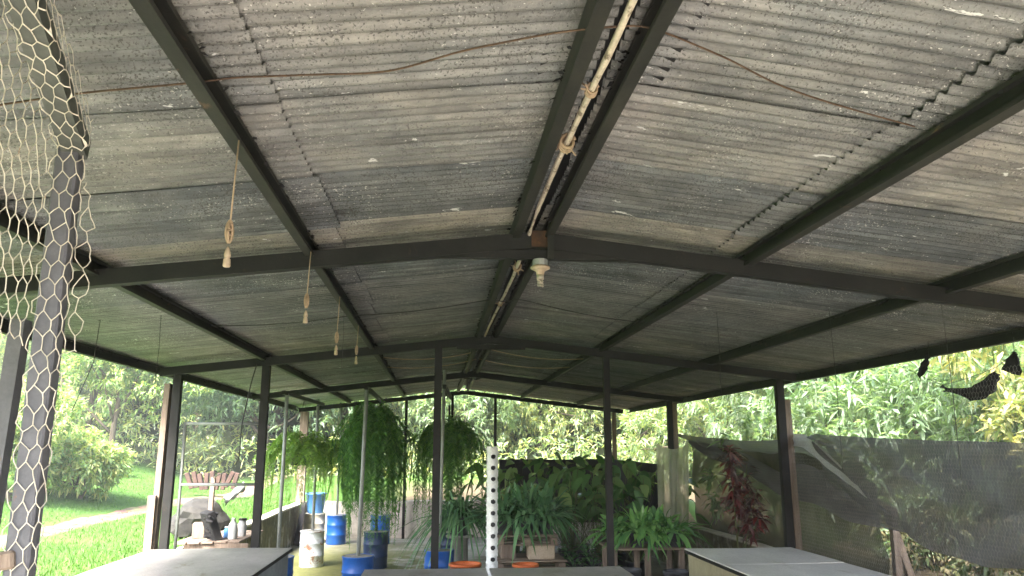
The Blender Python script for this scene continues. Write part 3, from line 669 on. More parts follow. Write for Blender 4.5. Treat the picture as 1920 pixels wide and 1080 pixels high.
# black grow bags on the floor
def grow_bag(loc, seed):
    rg = np.random.default_rng(seed); t = thing('grow_bag', loc, 'black plastic grow bag on the floor between pallets and plank table', 'grow bag', 'black grow bags in the aisle')
    mb = MB(); mb.lathe([(.10, 0), (.115, .03), (.12, .18), (.112, .26), (.118, .30), (.105, .30), (.1, .27), (0, .265)], loc, 14, .04); mb.build('bag', M['black'], t, True)
    mb = MB(); n = 10; az = rg.uniform(0, 6.28, n); base = np.tile(np.array(loc)+[0, 0, .26], (n, 1))
    blades(mb, base, dirs(az, rg.uniform(.5, 1.4, n)), rg.uniform(.25, .45, n), .05, .6, 6, 'lily', .5, rng=rg); mb.build('leaves', M['lily_dark'], t, True)
    return t
gb = grow_bag((1.95, 11.4, 0), 5); q = 0
for j in range(7):
    for i in range(3):
        if i == 0 and j == 0: continue
        place_copy(gb, (1.95+i*.27+.03*j, 11.4+j*.31, 0), gb['label'], q*1.3); q += 1

# pallet stack
def pallet(loc, label, w_=.86, d_=.75, h=.13, mat=None):
    t = thing('pallet', loc, label, 'pallet', 'stacked pallets'); x0, y0, z0 = loc
    for yy in (-d_/2+.04, 0, d_/2-.04):
        for xx in (-w_/2+.06, 0, w_/2-.06):
            mb = MB(); mb.cbox((x0+xx, y0+yy, z0+h*.5-.006), (.09, .075, h-.05)); mb.build('block', M['woodh'], t)
    for k in range(6):
        mb = MB(); mb.cbox((x0+random.uniform(-.01, .01), y0-d_/2+.055+k*(d_-.11)/5, z0+h-.011), (w_, .095, .02), b=.003); mb.build('top_plank', M['woodh'], t)
    for k in range(3):
        mb = MB(); mb.cbox((x0, y0+(k-1)*(d_/2-.05), z0+.011), (w_, .09, .018), b=.003); mb.build('base_plank', M['woodh'], t)
    return t
for i, (z, lb) in enumerate([(.0, 'pallet at the bottom of the stack on the floor'), (.16, 'second pallet from the floor in the stack'), (.33, 'lower wide timber pallet under the pale block')]):
    pallet((1.27, 11.15, z), lb, .95 if i == 2 else .9, .8, .158 if i < 2 else .15)
mb = MB(); mb.cbox((1.42, 10.98, .575), (.36, .3, .18), b=.012); tag(mb.build('pale_block', M['cardboard']), 'pale beige block wedged between the two pallets', 'block')
mb = MB(); mb.cbox((.98, 11.2, .575), (.2, .5, .18), b=.01); tag(mb.build('timber_block', M['wood']), 'dark timber block propping the upper pallet', 'timber')
pallet((1.22, 11.15, .668), 'upper pallet carrying the grey plant pots', .84, .78, .136)
# plank table
t = thing('plank_table', (2.62, 10.18, 0), 'low weathered plank table under the peace lilies', 'table')
for k in range(5):
    mb = MB(); mb.cbox((2.63, 9.9+k*.145, .722), (.98, .135, .024), b=.004); mb.build('plank', M['woodh'], t)
for x in (2.2, 2.62, 3.05):
    for y in (9.9, 10.44):
        mb = MB(); mb.cbox((x, y, .355), (.07, .06, .70)); mb.build('leg', M['wood'], t)
def tub(loc, label, r, h, mat, ribs=True):
    t = thing('bucket', loc, label, 'bucket')
    bb = pot_mesh(loc, r, h, mat, t, 'bucket_body', ribs, True)
    mb = MB(); mb.tube([(loc[0]+r*1.03*math.cos(a), loc[1]+r*1.03*math.sin(a), loc[2]+h-.03-.09*math.sin(a/1.0) if math.sin(a) > 0 else loc[2]+h-.03) for a in np.linspace(math.pi, 2*math.pi, 12)], .004, 5); mb.build('handle', M['thinwire'], bb)
tub((2.30, 9.55, .12), 'black ribbed bucket under the plank table by the slim post', .14, .42, M['potgrey'])
tub((2.86, 9.50, .12), 'black ribbed bucket under the plank table beside the right box', .155, .40, M['potgrey'])
tub((.36, 9.9, 0), 'orange bucket left of the white tube below the dark plant', .19, .58, M['orange'], False)
tub((1.08, 9.75, 0), 'orange bucket in front of the pallet stack', .155, .585, M['orange'], False)
for x, y in ((2.30, 9.55), (2.86, 9.50)):
    mb = MB(); mb.cbox((x, y, .058), (.28, .28, .115)); tag(mb.build('concrete_block', M['concrete']), 'concrete block under the black bucket by the ' + ('slim post' if x < 2.5 else 'right box'), 'block')

# ------------------------------------------------------------------ white planting tube with holes
def planting_tube():
    x, y, H, r = .565, 8.2, 1.965, .055
    t = thing('planting_tube', (x, y, 0), 'tall white pipe with rows of black holes between the centre boxes', 'pipe')
    n, pz = 72, .0045; m = int(H/pz)
    z = np.arange(m+1)*H/m; a = np.arange(n)*2*math.pi/n
    hz = .112
    V = np.zeros((m+1, n, 3)); keep = np.ones((m, n), bool)
    cols = [(-math.pi/2+.12+k*math.pi/2, (k % 2)*hz/2) for k in range(4)]
    rad = np.full((m+1, n), r)
    for ca, zo in cols:
        da = (a-ca+math.pi) % (2*math.pi)-math.pi
        zz = (z-zo-.07+hz/2) % hz-hz/2
        D = np.sqrt((da[None, :]*r)**2+zz[:, None]**2)
        rad += .008*np.exp(-((D-.026)/.008)**2)
        ac = a+math.pi/n; dac = (ac-ca+math.pi) % (2*math.pi)-math.pi
        zc = (z[:-1]+H/m/2-zo-.07+hz/2) % hz-hz/2
        keep &= np.sqrt((dac[None, :]*r)**2+zc[:, None]**2) > .0225
    V[:, :, 0] = x+rad*np.cos(a); V[:, :, 1] = y+rad*np.sin(a); V[:, :, 2] = z[:, None]
    i, j = np.nonzero(keep); k = (j+1) % n
    mb = MB(); mb.add(V.reshape(-1, 3), np.stack([i*n+j, i*n+k, (i+1)*n+k, (i+1)*n+j], 1)); mb.build('perforated_pipe', M['pvc'], t, True)
    mb = MB(); mb.lathe([(.044, .0), (.044, H-.02), (0, H-.02)], (x, y, 0), 24); mb.build('hole_shade_core', M['black'], t, True)  # black core added so the holes read as shaded inside
planting_tube()

# ------------------------------------------------------------------ lidded boxes in the foreground
def lid_box(name, x0, x1, y0, y1, ztop, label, side, lidmat, split, over=.03, frame=True):
    t = thing(name, ((x0+x1)/2, (y0+y1)/2, 0), label, 'box')
    cx, cy_ = (x0+x1)/2, (y0+y1)/2; W, D = x1-x0, y1-y0
    mb = MB(); th = .03; zt_ = ztop-.035
    mb.box((cx, y0+th/2, zt_/2), (W, th, zt_)); mb.box((cx, y1-th/2, zt_/2), (W, th, zt_)); mb.box((x0+th/2, cy_, zt_/2), (th, D-2*th, zt_)); mb.box((x1-th/2, cy_, zt_/2), (th, D-2*th, zt_))
    mb.build('box_body', side, t)
    if frame:
        mb = MB(); f = .035
        for X in (x0-over+f/2, x1+over-f/2): mb.cbox((X, cy_, ztop-.018), (f, D+2*over, .03), b=.004)
        mb.cbox((cx, y1+over-f/2, ztop-.018), (W+2*over-2*f, f, .03), b=.004); mb.build('lid_frame', M['steel'], t)
    ys_ = [y0-over]+split+[y1+over]
    for a, b in zip(ys_[:-1], ys_[1:]):
        nx, ny = 14, 12; X = np.linspace(x0-over+.004, x1+over-.004, nx); Yv = np.linspace(a+.004, b-.004, ny)
        GX, GY = np.meshgrid(X, Yv, indexing='ij'); rg = np.random.default_rng(int(abs(a*100+x0*10)))
        Z = ztop+.004+.002*np.sin(GX*3+a)*np.sin(GY*2.5)+.001*rg.normal()*((GX-cx)/W)**2*4
        top = np.stack([GX, GY, Z], -1); bot = top.copy(); bot[:, :, 2] = ztop-.010
        mb = MB(); mb.grid(top); mb.grid(bot[::-1])
        for e1, e2 in ((top[0], bot[0]), (bot[-1], top[-1]), (bot[:, 0], top[:, 0]), (top[:, -1], bot[:, -1])):
            mb.grid(np.stack([e1, e2], 0))
        mb.build('lid_panel', lidmat, t)
    return t
lid_box('lidded_box', -2.70, -1.42, 3.6, 8.05, .995, 'large grey box with flat worn board lid, leftmost in the foreground', M['boxgrey'], M['board'], [5.6, 7.1])
lid_box('lidded_box', 2.41, 3.42, 3.4, 7.60, .995, 'large olive-sided box with pale flat lid at the right', M['boxside'], M['boardpale'], [5.2, 6.6])
lid_box('lidded_box', -.56, .395, 4.0, 6.86, .95, 'low box with worn pale lid, just left of the white tube', M['boxgrey'], M['board'], [5.4], frame=False)
lid_box('lidded_box', .48, 1.55, 4.0, 6.86, .95, 'low box with worn pale lid, just right of the white tube', M['boxgrey'], M['board'], [5.4], frame=False)

# ------------------------------------------------------------------ gate, workbench and things on it
t = thing('pipe_gate', (-2.4, 9.06, 0), 'grey pipe frame with two rails between the left posts', 'gate')
mb = MB(); mb.tube([(-2.80, 9.06, .75), (-2.80, 9.06, 2.23)], .018, 8); mb.build('upright', M['greypole'], t, True)
for z in (2.215, 1.555):
    mb = MB(); mb.tube([(-2.80, 9.06, z), (-1.99, 9.06, z)], .016, 8); mb.build('rail', M['greypole'], t, True)
BZ = .86
t = thing('workbench', (-2.68, 10.5, 0), 'rough plank workbench seen through the pipe gate', 'bench')
for k in range(5):
    mb = MB(); mb.cbox((-3.0+k*.15, 10.5+.02*k, BZ-.012), (.14, 1.3, .024), b=.004); mb.build('plank', M['wood'], t)
for x, y in ((-2.78, 9.95), (-2.4, 9.95), (-2.4, 11.05), (-2.78, 11.05)):
    mb = MB(); mb.cbox((x, y, (BZ-.025)/2), (.06, .06, BZ-.025)); mb.build('leg', M['wood'], t)
mb = MB(); mb.cbox((-2.6, 9.93, BZ-.07), (.75, .03, .09)); mb.build('apron', M['wood'], t)
mb = MB(); mb.cbox((-2.72, 10.1, BZ+.165), (.10, .26, .36), (0, R(-20), R(35)), b=.01)
for k in range(14): mb.cbox((-2.72+random.uniform(-.05, .05), 10.02+random.uniform(-.08, .08), BZ+.05+.02*k), (.08, .05, .025), (random.random(), random.random(), random.random()), b=.005)
tag(mb.build('dark_slab', M['cloth']), 'dark rough slab leaning on the workbench', 'slab')
mb = MB(); mb.cbox((-2.93, 10.35, BZ+.09), (.14, .2, .18), (0, 0, .2)); tag(mb.build('wooden_box', M['wood']), 'small wooden box at the left end of the workbench', 'box')
def bottle(loc, label, r, h, mat, lid, neck=.5):
    t = thing('bottle', loc, label, 'bottle')
    mb = MB(); mb.lathe([(r*.95, 0), (r, .01), (r, h*.62), (r*.9, h*.72), (r*neck, h*.86), (r*neck, h*.93), (0, h*.93)], loc, 18); bb = mb.build('bottle_body', mat, t, True)
    mb = MB(); mb.lathe([(r*neck*1.15, h*.90), (r*neck*1.15, h), (0, h)], loc, 16); mb.build('cap', lid, bb, True)
bottle((-2.47, 10.15, BZ), 'milky white plastic jug on the workbench', .055, .25, M['jug'], M['jug'], .4)
bottle((-2.43, 10.45, BZ), 'pale jar with dark lid behind the white jug', .05, .22, M['silver'], M['steel'], .9)
bottle((-2.58, 10.35, BZ), 'small blue container beside the white jug', .05, .13, M['bluelight'], M['jug'], .7)
# rock heap, stub post, silver sheet
def rock(loc, dim, label, seed, name='boulder', mat=None):
    rg = np.random.default_rng(seed); import bmesh
    bm = bmesh.new(); bmesh.ops.create_icosphere(bm, subdivisions=3, radius=1)
    ph = rg.uniform(0, 6, 6)
    V = np.array([tuple(v.co) for v in bm.verts]); k = 1+.2*np.sin(V[:, 0]*3+ph[0])*np.sin(V[:, 1]*3+ph[1])+.13*np.sin(V[:, 2]*5+ph[2]+V[:, 0]*4)+.07*np.sin(V[:, 1]*11+ph[3])*np.sin(V[:, 2]*9+V[:, 0]*8)
    V = V*k[:, None]*np.array(dim)/2+np.array(loc); bm.verts.index_update(); f = [tuple(v.index for v in p.verts) for p in bm.faces]; bm.free()
    mb = MB(); mb.add(V, f); return tag(mb.build(name, mat or M['rock'], None, False, loc), label, 'rock')
rock((-3.45, 12.2, .90), (.75, 1.1, .62), 'grey boulder on the lawn behind the workbench', 3)
mb = MB(); uu = np.linspace(0, 1, 16)[:, None]; vv = np.linspace(0, 1, 10)[None, :]
P = np.zeros((16, 10, 3)); P[:, :, 0] = -3.18+.16*uu+.05*vv+.02*np.sin(vv*9); P[:, :, 1] = 12.3+.5*uu+.05*np.sin(vv*5); P[:, :, 2] = 1.10+.20*uu+.12*np.sin(vv*3.0)+.02*np.sin(uu*14+vv*11)
mb.grid(P); tag(mb.build('plastic_sheet', M['silver'], None, True), 'crumpled silver plastic sheet lying on the grey boulder', 'plastic sheet')
mb = MB(); mb.cbox((-3.12, 11.5, 1.12), (.06, .06, .86), (0, R(1), 0)); tag(mb.build('stub_post', M['wood']), 'short timber stub post where the dangling cable ends', 'post')
# stacked clay tiles and a bench further up the lawn
t = thing('tile_stack', tuple(atY(398, 915, 20)), 'row of red clay tiles stood on edge under the avocado tree', 'tiles')
b0 = atY(398, 915, 20)
for k in range(9):
    mb = MB(); mb.cbox((b0[0]-.55+k*.135, b0[1], b0[2]+.17+.03*math.sin(k*2)), (.10, .12, .40), (0, R(-22+5.5*k+9*math.sin(k*3)), 0), b=.01); mb.build('tile', M['brick'], t)

bx, by = -8.3, 20.5; bz = float(zt(bx, by))
t = thing('garden_bench', (bx, by, bz), 'low dark board bench up on the lawn beyond the rounded shrub', 'bench')
mb = MB(); mb.cbox((bx, by, bz+.50), (1.0, .3, .22), b=.01); mb.build('seat', M['wood'], t)
for s_ in (-.38, .38):
    mb = MB(); mb.cbox((bx+s_, by, bz+.17), (.08, .25, .43)); mb.build('leg', M['wood'], t)
# ------------------------------------------------------------------ lamp holders, conduit, wires
def socket_lamp(Y, label, dz=0, cable=.36):
    x = -.745; zt_ = zraf(x)+.0; zb = CAMZ+.64+dz
    t = thing('hanging_socket', (x, Y, zt_), label, 'lamp holder', 'lamp holders hanging from the left purlin')
    L = zt_-zb
    mb = MB(); mb.tube([(x, Y, zt_), (x-.004, Y, zt_-L*.3), (x-.008, Y, zb+.155)], .003, 6); cd = mb.build('cord', M['cord'], t, True)
    mb = MB(); c = np.array([x-.009, Y, zb+.115])
    for k in range(3):
        a = np.linspace(0, 2*math.pi, 20); mb.tube(np.stack([c[0]+(.010+.004*k)*np.sin(a)*math.cos(k*.8), c[1]+(.010+.004*k)*np.sin(a)*math.sin(k*.8), c[2]+(.042-.005*k)*np.cos(a)], 1), .0045, 6, False)
    mb.tube(np.stack([c[0]+.007*np.cos(a*3), c[1]+.007*np.sin(a*3), c[2]-.03+.06*a/6.283], 1), .0045, 6); mb.build('cord_loop', M['cord'], cd, True)
    mb = MB(); mb.lathe([(.003, .07), (.009, .055), (.012, .04), (.012, .034), (.008, .028), (.012, .024), (.0135, .0), (.011, -.004), (0, -.004)], (x-.01, Y, zb-.01), 14); mb.build('socket', M['cream'], t, True)
socket_lamp(2.75, 'dusty cream lamp holder on a cord, nearest of the row'); socket_lamp(4.40, 'dusty lamp holder crossing the first cross beam, second nearest of the row', .06)
socket_lamp(5.75, 'dusty lamp holder, third nearest of the row under the left purlin', .04); socket_lamp(7.15, 'dusty lamp holder with crossed cord, farthest of the row', .12)
x, Y, z = .60, 4.555, RZ-.135
t = thing('ceiling_lamp', (x, Y, z), 'round cream lamp holder with small bulb under the ridge beam', 'lamp')
mb = MB(); mb.lathe([(.045, .0), (.047, -.045), (0, -.045)], (x, Y, z), 10, .05); mb.build('junction_box', M['silver'], t)
mb = MB(); mb.lathe([(.05, -.04), (.06, -.047), (.06, -.056), (.045, -.064), (.026, -.072), (.023, -.095), (0, -.095)], (x, Y, z), 24); ro = mb.build('rose', M['cream'], t, True)
mb = MB(); mb.lathe([(.021, -.095), (.022, -.122), (0, -.122)], (x, Y, z), 16)
a = np.linspace(0, 6*math.pi, 60); mb.tube(np.stack([x+.014*np.cos(a), Y+.014*np.sin(a), z-.122-.045*np.linspace(0, 1, 60)], 1), .006, 6); mb.build('bulb', M['bulb'], ro, True)
# conduit along the ridge
mb = MB(); yy = np.linspace(1.0, 9.0, 90); xx_ = .535+.012*np.sin(yy*1.3)+.001*np.sin(yy*9); zz = RZ+.02+.006*np.sin(yy*2.1); zz = zz-.03*np.exp(-((yy-4.57)/.25)**2)*0
rr = .0125+.0008*np.sin(yy*17)+.0006*np.sin(yy*41)
rr = np.where((yy > 4.1) & (yy < 4.5), rr*.62, rr)
mb.tube(np.stack([xx_, yy, zz], 1), rr, 9); t = thing('cable_conduit', (.535, 1, RZ), 'dirty white cable conduit running along the ridge', 'conduit')
cdt = mb.build('conduit', M['conduit'], t, True)
for yk, s in ((2.58, 1), (3.1, 1.5), (5.4, 1.3), (6.9, 1)):
    xk = .535+.012*math.sin(yk*1.3); zk = RZ+.02+.006*math.sin(yk*2.1)
    mb = MB(); rg = np.random.default_rng(int(yk*100)); a = np.linspace(0, 7*math.pi, 70)
    mb.tube(np.stack([xk+.019*s*np.cos(a)+rg.normal(0, .001, 70), yk+np.linspace(-.03, .03, 70)*s, zk+.019*s*np.sin(a)], 1), .0045*s, 5)
    for k in range(5):
        d = rg.normal(size=3); d /= np.linalg.norm(d); mb.tube([(xk, yk, zk), tuple(np.array([xk, yk, zk])+d*.045*s)], .004, 5)
    mb.build('tie', M['cord'], cdt, True)
def wire(name, pts, r, mat, label, sag=0, n=24, cat='wire', group=None):
    pts = [np.array(p, float) for p in pts]; out = []
    for a, b in zip(pts[:-1], pts[1:]):
        for u in np.linspace(0, 1, n, endpoint=False): q = a+(b-a)*u; q = q-np.array([0, 0, sag*4*u*(1-u)]); out.append(q)
    out.append(pts[-1]); out = np.array(out)
    for _ in range(10 if len(pts) > 4 else 0): out[1:-1] = .25*out[:-2]+.5*out[1:-1]+.25*out[2:]
    mb = MB(); mb.tube(out, r, 6)
    return tag(mb.build(name, mat, None, True), label, cat, group)
wz = lambda x, d=.05: zraf(x)+d
RW = [(-1.9, 2.50), (-1.5, 2.42), (-1.145, 2.33), (-.80, 2.30), (-.69, 2.31), (-.41, 2.335), (-.18, 2.32), (.05, 2.20), (.33, 2.115), (.455, 2.10), (.60, 2.09), (.72, 2.13), (.95, 2.24), (1.22, 2.37), (1.75, 2.47)]
wire('rusty_wire', [(x, y+.09, zraf(x)+.065+.012*math.sin(i*1.7)) if x not in (.33, .455, .60) else (x, y+.05, zraf(x)+.03) for i, (x, y) in enumerate(RW)], .0034, M['rust'], 'thin rusty wire lying close under the nearest roof sheets', .004, 8)
wire('dark_cable', [(-1.95, 6.75, wz(-1.95, .06)), (-.78, 6.7, wz(-.78, .02)), (.45, 6.5, wz(.45, .01)), (.66, 6.5, wz(.66, .01)), (1.9, 6.9, wz(1.9, .02))], .0045, M['thinwire'], 'thin dark cable slung across the roof past the first cross beam', .03)
for i, (a, b, lb) in enumerate([((-.72, 10.2, wz(-.72)), (.5, 10.6, wz(.5)), 'tan rope slung left of the ridge beyond the centre post'), ((-.75, 11.4, wz(-.75)), (.55, 11.6, wz(.55)), 'second tan rope slung left of ridge, farther back'), ((.62, 10.3, wz(.6)), (1.9, 10.1, wz(1.9)), 'tan rope slung right of the ridge beyond the centre post'), ((.6, 11.6, wz(.6)), (1.9, 11.2, wz(1.9)), 'second tan rope slung right of ridge, farther back')]):
    wire('rope', [a, b], .007, M['cord'], lb, .06, cat='rope')
hang = [((1345, 520, 6.4), (1352, 740, 6.4), 'thin wire hanging before the right purlin, left of the netting'), ((1765, 555, 5.0), (1803, 900, 5.0), 'long thin wire with a hook hanging in front of the grey netting'), ((640, 540, 6.6), (640, 690, 6.6), 'fine wire hanging between the lamp holders'),
        ((292, 575, 6.3), (290, 720, 6.3), 'fine wire hanging above the left timber post'), ((1560, 560, 5.8), (1580, 880, 5.8), 'thin wire hanging right of the wooden right post')]
for (a, b, lb) in hang:
    p, q = atY(*a), atY(*b); p = np.array([q[0], q[1], zraf(q[0])+.1]); wire('hanging_wire', [p, (p+q)/2+np.array([.008, 0, 0]), q], .0022, M['thinwire'], lb)
q = atY(1803, 900, 5.0); mb = MB()
p = [atY(190, 545, 6.2), atY(188, 600, 6.2), atY(175, 680, 6.2), atY(135, 770, 6.2)]; p[0][2] = zraf(p[0][0])+.08; wire('loose_wire', p, .0032, M['thinwire'], 'loose dark wire dangling at the left before the shrub', 0, 6)
p = [atY(482, 682, 8.85), atY(470, 720, 8.85), atY(462, 760, 8.85), atY(452, 800, 8.85), atY(450, 845, 8.85), atY(446, 875, 9.4), np.array([-3.12, 11.5, 1.55])]; wire('power_cable', p, .007, M['thinwire'], 'black cable dangling inside the pipe gate', 0, 6, 'cable')

# ------------------------------------------------------------------ chicken wire
def hexnet(mb, path, zlo, zhi_fn, cw, ch, r, jit, seed, n=5, zstart=None):
    """path: list of xy points; hexagons of width cw and height ch laid along it."""
    rg = np.random.default_rng(seed); path = np.array(path, float)
    sd = np.concatenate([[0], np.cumsum(np.linalg.norm(np.diff(path, axis=0), axis=1))])
    def at(s): return np.array([np.interp(s, sd, path[:, 0]), np.interp(s, sd, path[:, 1])])
    nodes = {}; hv = ch*.42; hs = ch*.29
    cols = int(sd[-1]/(cw/2)); rows = int((zhi_fn(sd[-1]*.5)-zlo)/ch*2)+12
    def node(i, j, k):
        key = (i, j, k)
        if key not in nodes:
            s = i*cw/2; z = zlo+j*(hv+hs)+(k*hs)
            s2 = min(max(s+rg.normal(0, jit), 0), sd[-1]); p = at(s2); nodes[key] = (np.array([p[0]+rg.normal(0, jit*.4), p[1]+rg.normal(0, jit*.4), z+rg.normal(0, jit)]), s, z)
        return nodes[key]
    P = []; Q = []
    for j in range(rows):
        for i in range(cols+1):
            if (i+j) % 2 == 0:
                # Y node: bottom point; goes up-left, up-right to level j (k=1) then vertical to the next row
                a = node(i, j, 0)
                ends = [node(i+s_, j, 1) for s_ in (-1, 1) if 0 <= i+s_ <= cols]
                for e in ends: P.append(a); Q.append(e)
            else:
                a = node(i, j, 1); e = node(i, j+1, 0); P.append(a); Q.append(e)
    for a, e in zip(P, Q):
        if max(a[2], e[2]) > zhi_fn((a[1]+e[1])/2): continue
        mid = (a[0]+e[0])/2+rg.normal(0, jit*.25, 3); mb.tube([a[0], mid, e[0]], [r*1.15, r, r*1.15], n, False)
FX, FY_ = -1.06, 2.20
t = thing('chicken_wire_fence', (FX, FY_, 0), 'blue-grey steel post wrapped in torn chicken wire at the left edge', 'chicken wire')
PT = .87+CAMZ
mb = MB(); mb.cbox((FX, FY_, PT/2), (.062, .05, PT), b=.005); mb.build('post', M['bluegrey'], t)
mb = MB(); mb.bar((FX+.01, 2.215, PT-.03), (-.87, 1.2, PT+.30), .062, .062); mb.build('arm', M['armsteel'], t)
mb = MB(); mb.cbox((FX-.10, FY_-.01, CAMZ-.29), (.20, .06, .045), (0, R(-8), 0)); mb.build('crosspiece', M['wood'], t)
mb = MB()
armz = lambda y: PT-.03+(2.215-y)*.325
armx = lambda y: FX+.01+(2.215-y)*.179
pth = [(-1.115, 1.42), (-1.098, 2.168)]
hexnet(mb, pth, CAMZ+.27, lambda s: armz(1.42+s)+.40, .046, .072, .0014, .0026, 1)
pth = [(-1.098, 2.168), (-1.025, 2.168), (-1.018, 2.21)]
hexnet(mb, pth, .55, lambda s: PT+.02, .038, .070, .0014, .003, 2)
hexnet(mb, [(-1.018, 2.21), (-1.00, 2.225), (-.985, 2.25)], CAMZ+.25, lambda s: PT-.1-2.0*s, .04, .070, .0014, .005, 12)
# mesh wrapped under and round the arm
rg = np.random.default_rng(9)
sub = MB(); hexnet(sub, [(0, 0), (.24, 0)], 0, lambda s: .95, .044, .07, .0014, .003, 4)
Vs = np.concatenate(sub.V); s_, dep, u_ = Vs[:, 0], Vs[:, 1], Vs[:, 2]
yy = 2.16-u_*.92; zb = armz(yy)-.05
s1 = np.clip(s_, 0, .11); s2 = np.clip(s_-.11, 0, 1)
sub.V = [np.stack([armx(yy)-.04+s1*.75+dep*.3+.006*(s2 > 0), yy, armz(yy)-.038+s2*.8+dep], 1)]
off0 = mb.n
for f in sub.F: mb.F.append(f+off0)
mb.V.append(sub.V[0]); mb.n += len(sub.V[0])
mb.build('wire_mesh', M['wire'], t)
# leaning blue-grey brace further back
mb = MB(); a = atY(40, 600, 3.4); b = atY(-40, 1100, 3.4); mb.bar(a, b, .06, .06, up=(0, 1, 0)); tag(mb.build('leaning_post', M['bluegrey']), 'pale blue-grey post leaning behind the chicken wire at the left edge', 'post')
# right hand chicken wire fence
t = thing('chicken_wire_fence', (4.16, 6.8, 0), 'fine chicken wire stretched along the right side over the netting', 'chicken wire')
mb = MB(); hexnet(mb, [(4.135, 4.6), (4.135, 8.95)], .80, lambda s: 2.55, .036, .055, .0009, .002, 6, 3); mb.build('wire_mesh', M['dullwire'], t)

# ------------------------------------------------------------------ netting on the right
def loft(mb, top, bot, nu, nv, bulge, seed, axis=0):
    rg = np.random.default_rng(seed)
    def res(P):
        P = np.array(P); sd = np.concatenate([[0], np.cumsum(np.linalg.norm(np.diff(P, axis=0), axis=1))]); q = np.linspace(0, sd[-1], nu)
        return np.stack([np.interp(q, sd, P[:, k]) for k in range(3)], 1)
    A, B = res(top), res(bot)
    for _ in range(3):
        for Z in (A, B): Z[1:-1] = .25*Z[:-2]+.5*Z[1:-1]+.25*Z[2:]
    v = np.linspace(0, 1, nv)[None, :, None]; P = A[:, None, :]*(1-v)+B[:, None, :]*v
    u = np.linspace(0, 1, nu)[:, None]; vv = np.linspace(0, 1, nv)[None, :]
    ph = rg.uniform(0, 6, 5)
    P[:, :, axis] += bulge*np.sin(np.pi*vv)*np.sin(np.pi*np.clip(u, 0.02, .98)) + bulge*.22*np.sin(u*15+vv*8+ph[0]) + bulge*.16*np.sin(u*27-vv*11+ph[1]) + bulge*.10*np.abs(np.sin(u*9+vv*14+ph[3])) + bulge*.12*np.sin(vv*13+u*5+ph[2])
    mb.grid(P); return P
def pl(X, pts): return [atX(x, y, X) for x, y in pts]
mb = MB(); loft(mb, pl(4.28, [(1262, 812), (1300, 818), (1360, 824), (1420, 827), (1470, 824), (1500, 812), (1600, 900), (1700, 985)]),
                pl(4.28, [(1300, 835), (1330, 860), (1398, 884), (1460, 929), (1531, 947), (1598, 978), (1660, 992), (1705, 1002)]), 90, 26, .12, 1)
tag(mb.build('shade_net', M['net'], None, True), 'grey shade net with sagging lower edge behind the right post', 'netting')
mb = MB(); loft(mb, pl(4.2, [(1516, 813), (1560, 816), (1640, 821), (1720, 825), (1800, 827), (1920, 830), (2080, 838)]),
                pl(4.2, [(1524, 830), (1620, 929), (1687, 991), (1753, 1035), (1833, 1064), (1920, 1067), (2080, 1072)]), 110, 34, .16, 2)
tag(mb.build('shade_net', M['net'], None, True), 'large dark grey shade net bellying down to the right corner', 'netting')
mb = MB(); loft(mb, pl(4.19, [(1478, 812), (1512, 815), (1570, 866), (1624, 932)]), pl(4.19, [(1478, 836), (1505, 838), (1560, 885), (1626, 934)]), 40, 6, .02, 3)
tag(mb.build('net_fold', M['flap'], None, True), 'pale folded strip of net pointing down from the right post', 'netting')
mb = MB(); loft(mb, [(4.36, 13.4, 2.1), (4.36, 11.2, 1.9), (4.36, 9.1, 1.9), (4.36, 7.6, 1.6)], [(4.42, 13.4, .66), (4.42, 11.2, .66), (4.42, 9.1, .66), (4.4, 7.6, .66)], 50, 20, .08, 4)
tag(mb.build('mesh_screen', M['tannet'], None, True), 'brownish see-through mesh screen standing behind the red plant', 'netting')
mb = MB(); P = loft(mb, [(1.40, 18.0, 1.70), (3.0, 17.98, 1.69), (4.0, 18.0, 1.71)], [(1.40, 18.02, .3), (3.0, 18.02, .3), (4.0, 18.02, .3)], 40, 12, -.06, 5, 1)
P2 = loft(mb, [(3.93, 18.0, 1.71), (3.93, 16.0, 1.69), (3.95, 13.6, 1.66)], [(3.93, 18.0, .3), (3.93, 16.0, .3), (3.95, 13.6, .3)], 40, 12, -.04, 6, 0)
tag(mb.build('black_screen', M['cloth'], None, True), 'black cloth screen hung behind the large-leaved plants', 'screen')
# hanging translucent plastic sheet
def plastic():
    nu, nv = 40, 36; u = np.linspace(0, 1, nu)[:, None]; v = np.linspace(0, 1, nv)[None, :]
    P = np.zeros((nu, nv, 3)); fold = .045*np.sin(u*13)*(.4+.6*v)+.02*np.sin(u*29+v*2)
    P[:, :, 0] = 3.43+.52*u-.05*v*u; P[:, :, 1] = 12.2+fold+0*v
    P[:, :, 2] = 2.03-.10*np.sin(np.pi*np.clip(u, .05, .95))*1.0+.05*(u > .9)-(1.30+.05*np.sin(u*7))*v
    mb = MB(); mb.grid(P); tag(mb.build('plastic_sheet', M['plastic'], None, True), 'milky stained plastic sheet hanging beside the big-leaved plants', 'plastic sheet')
plastic()
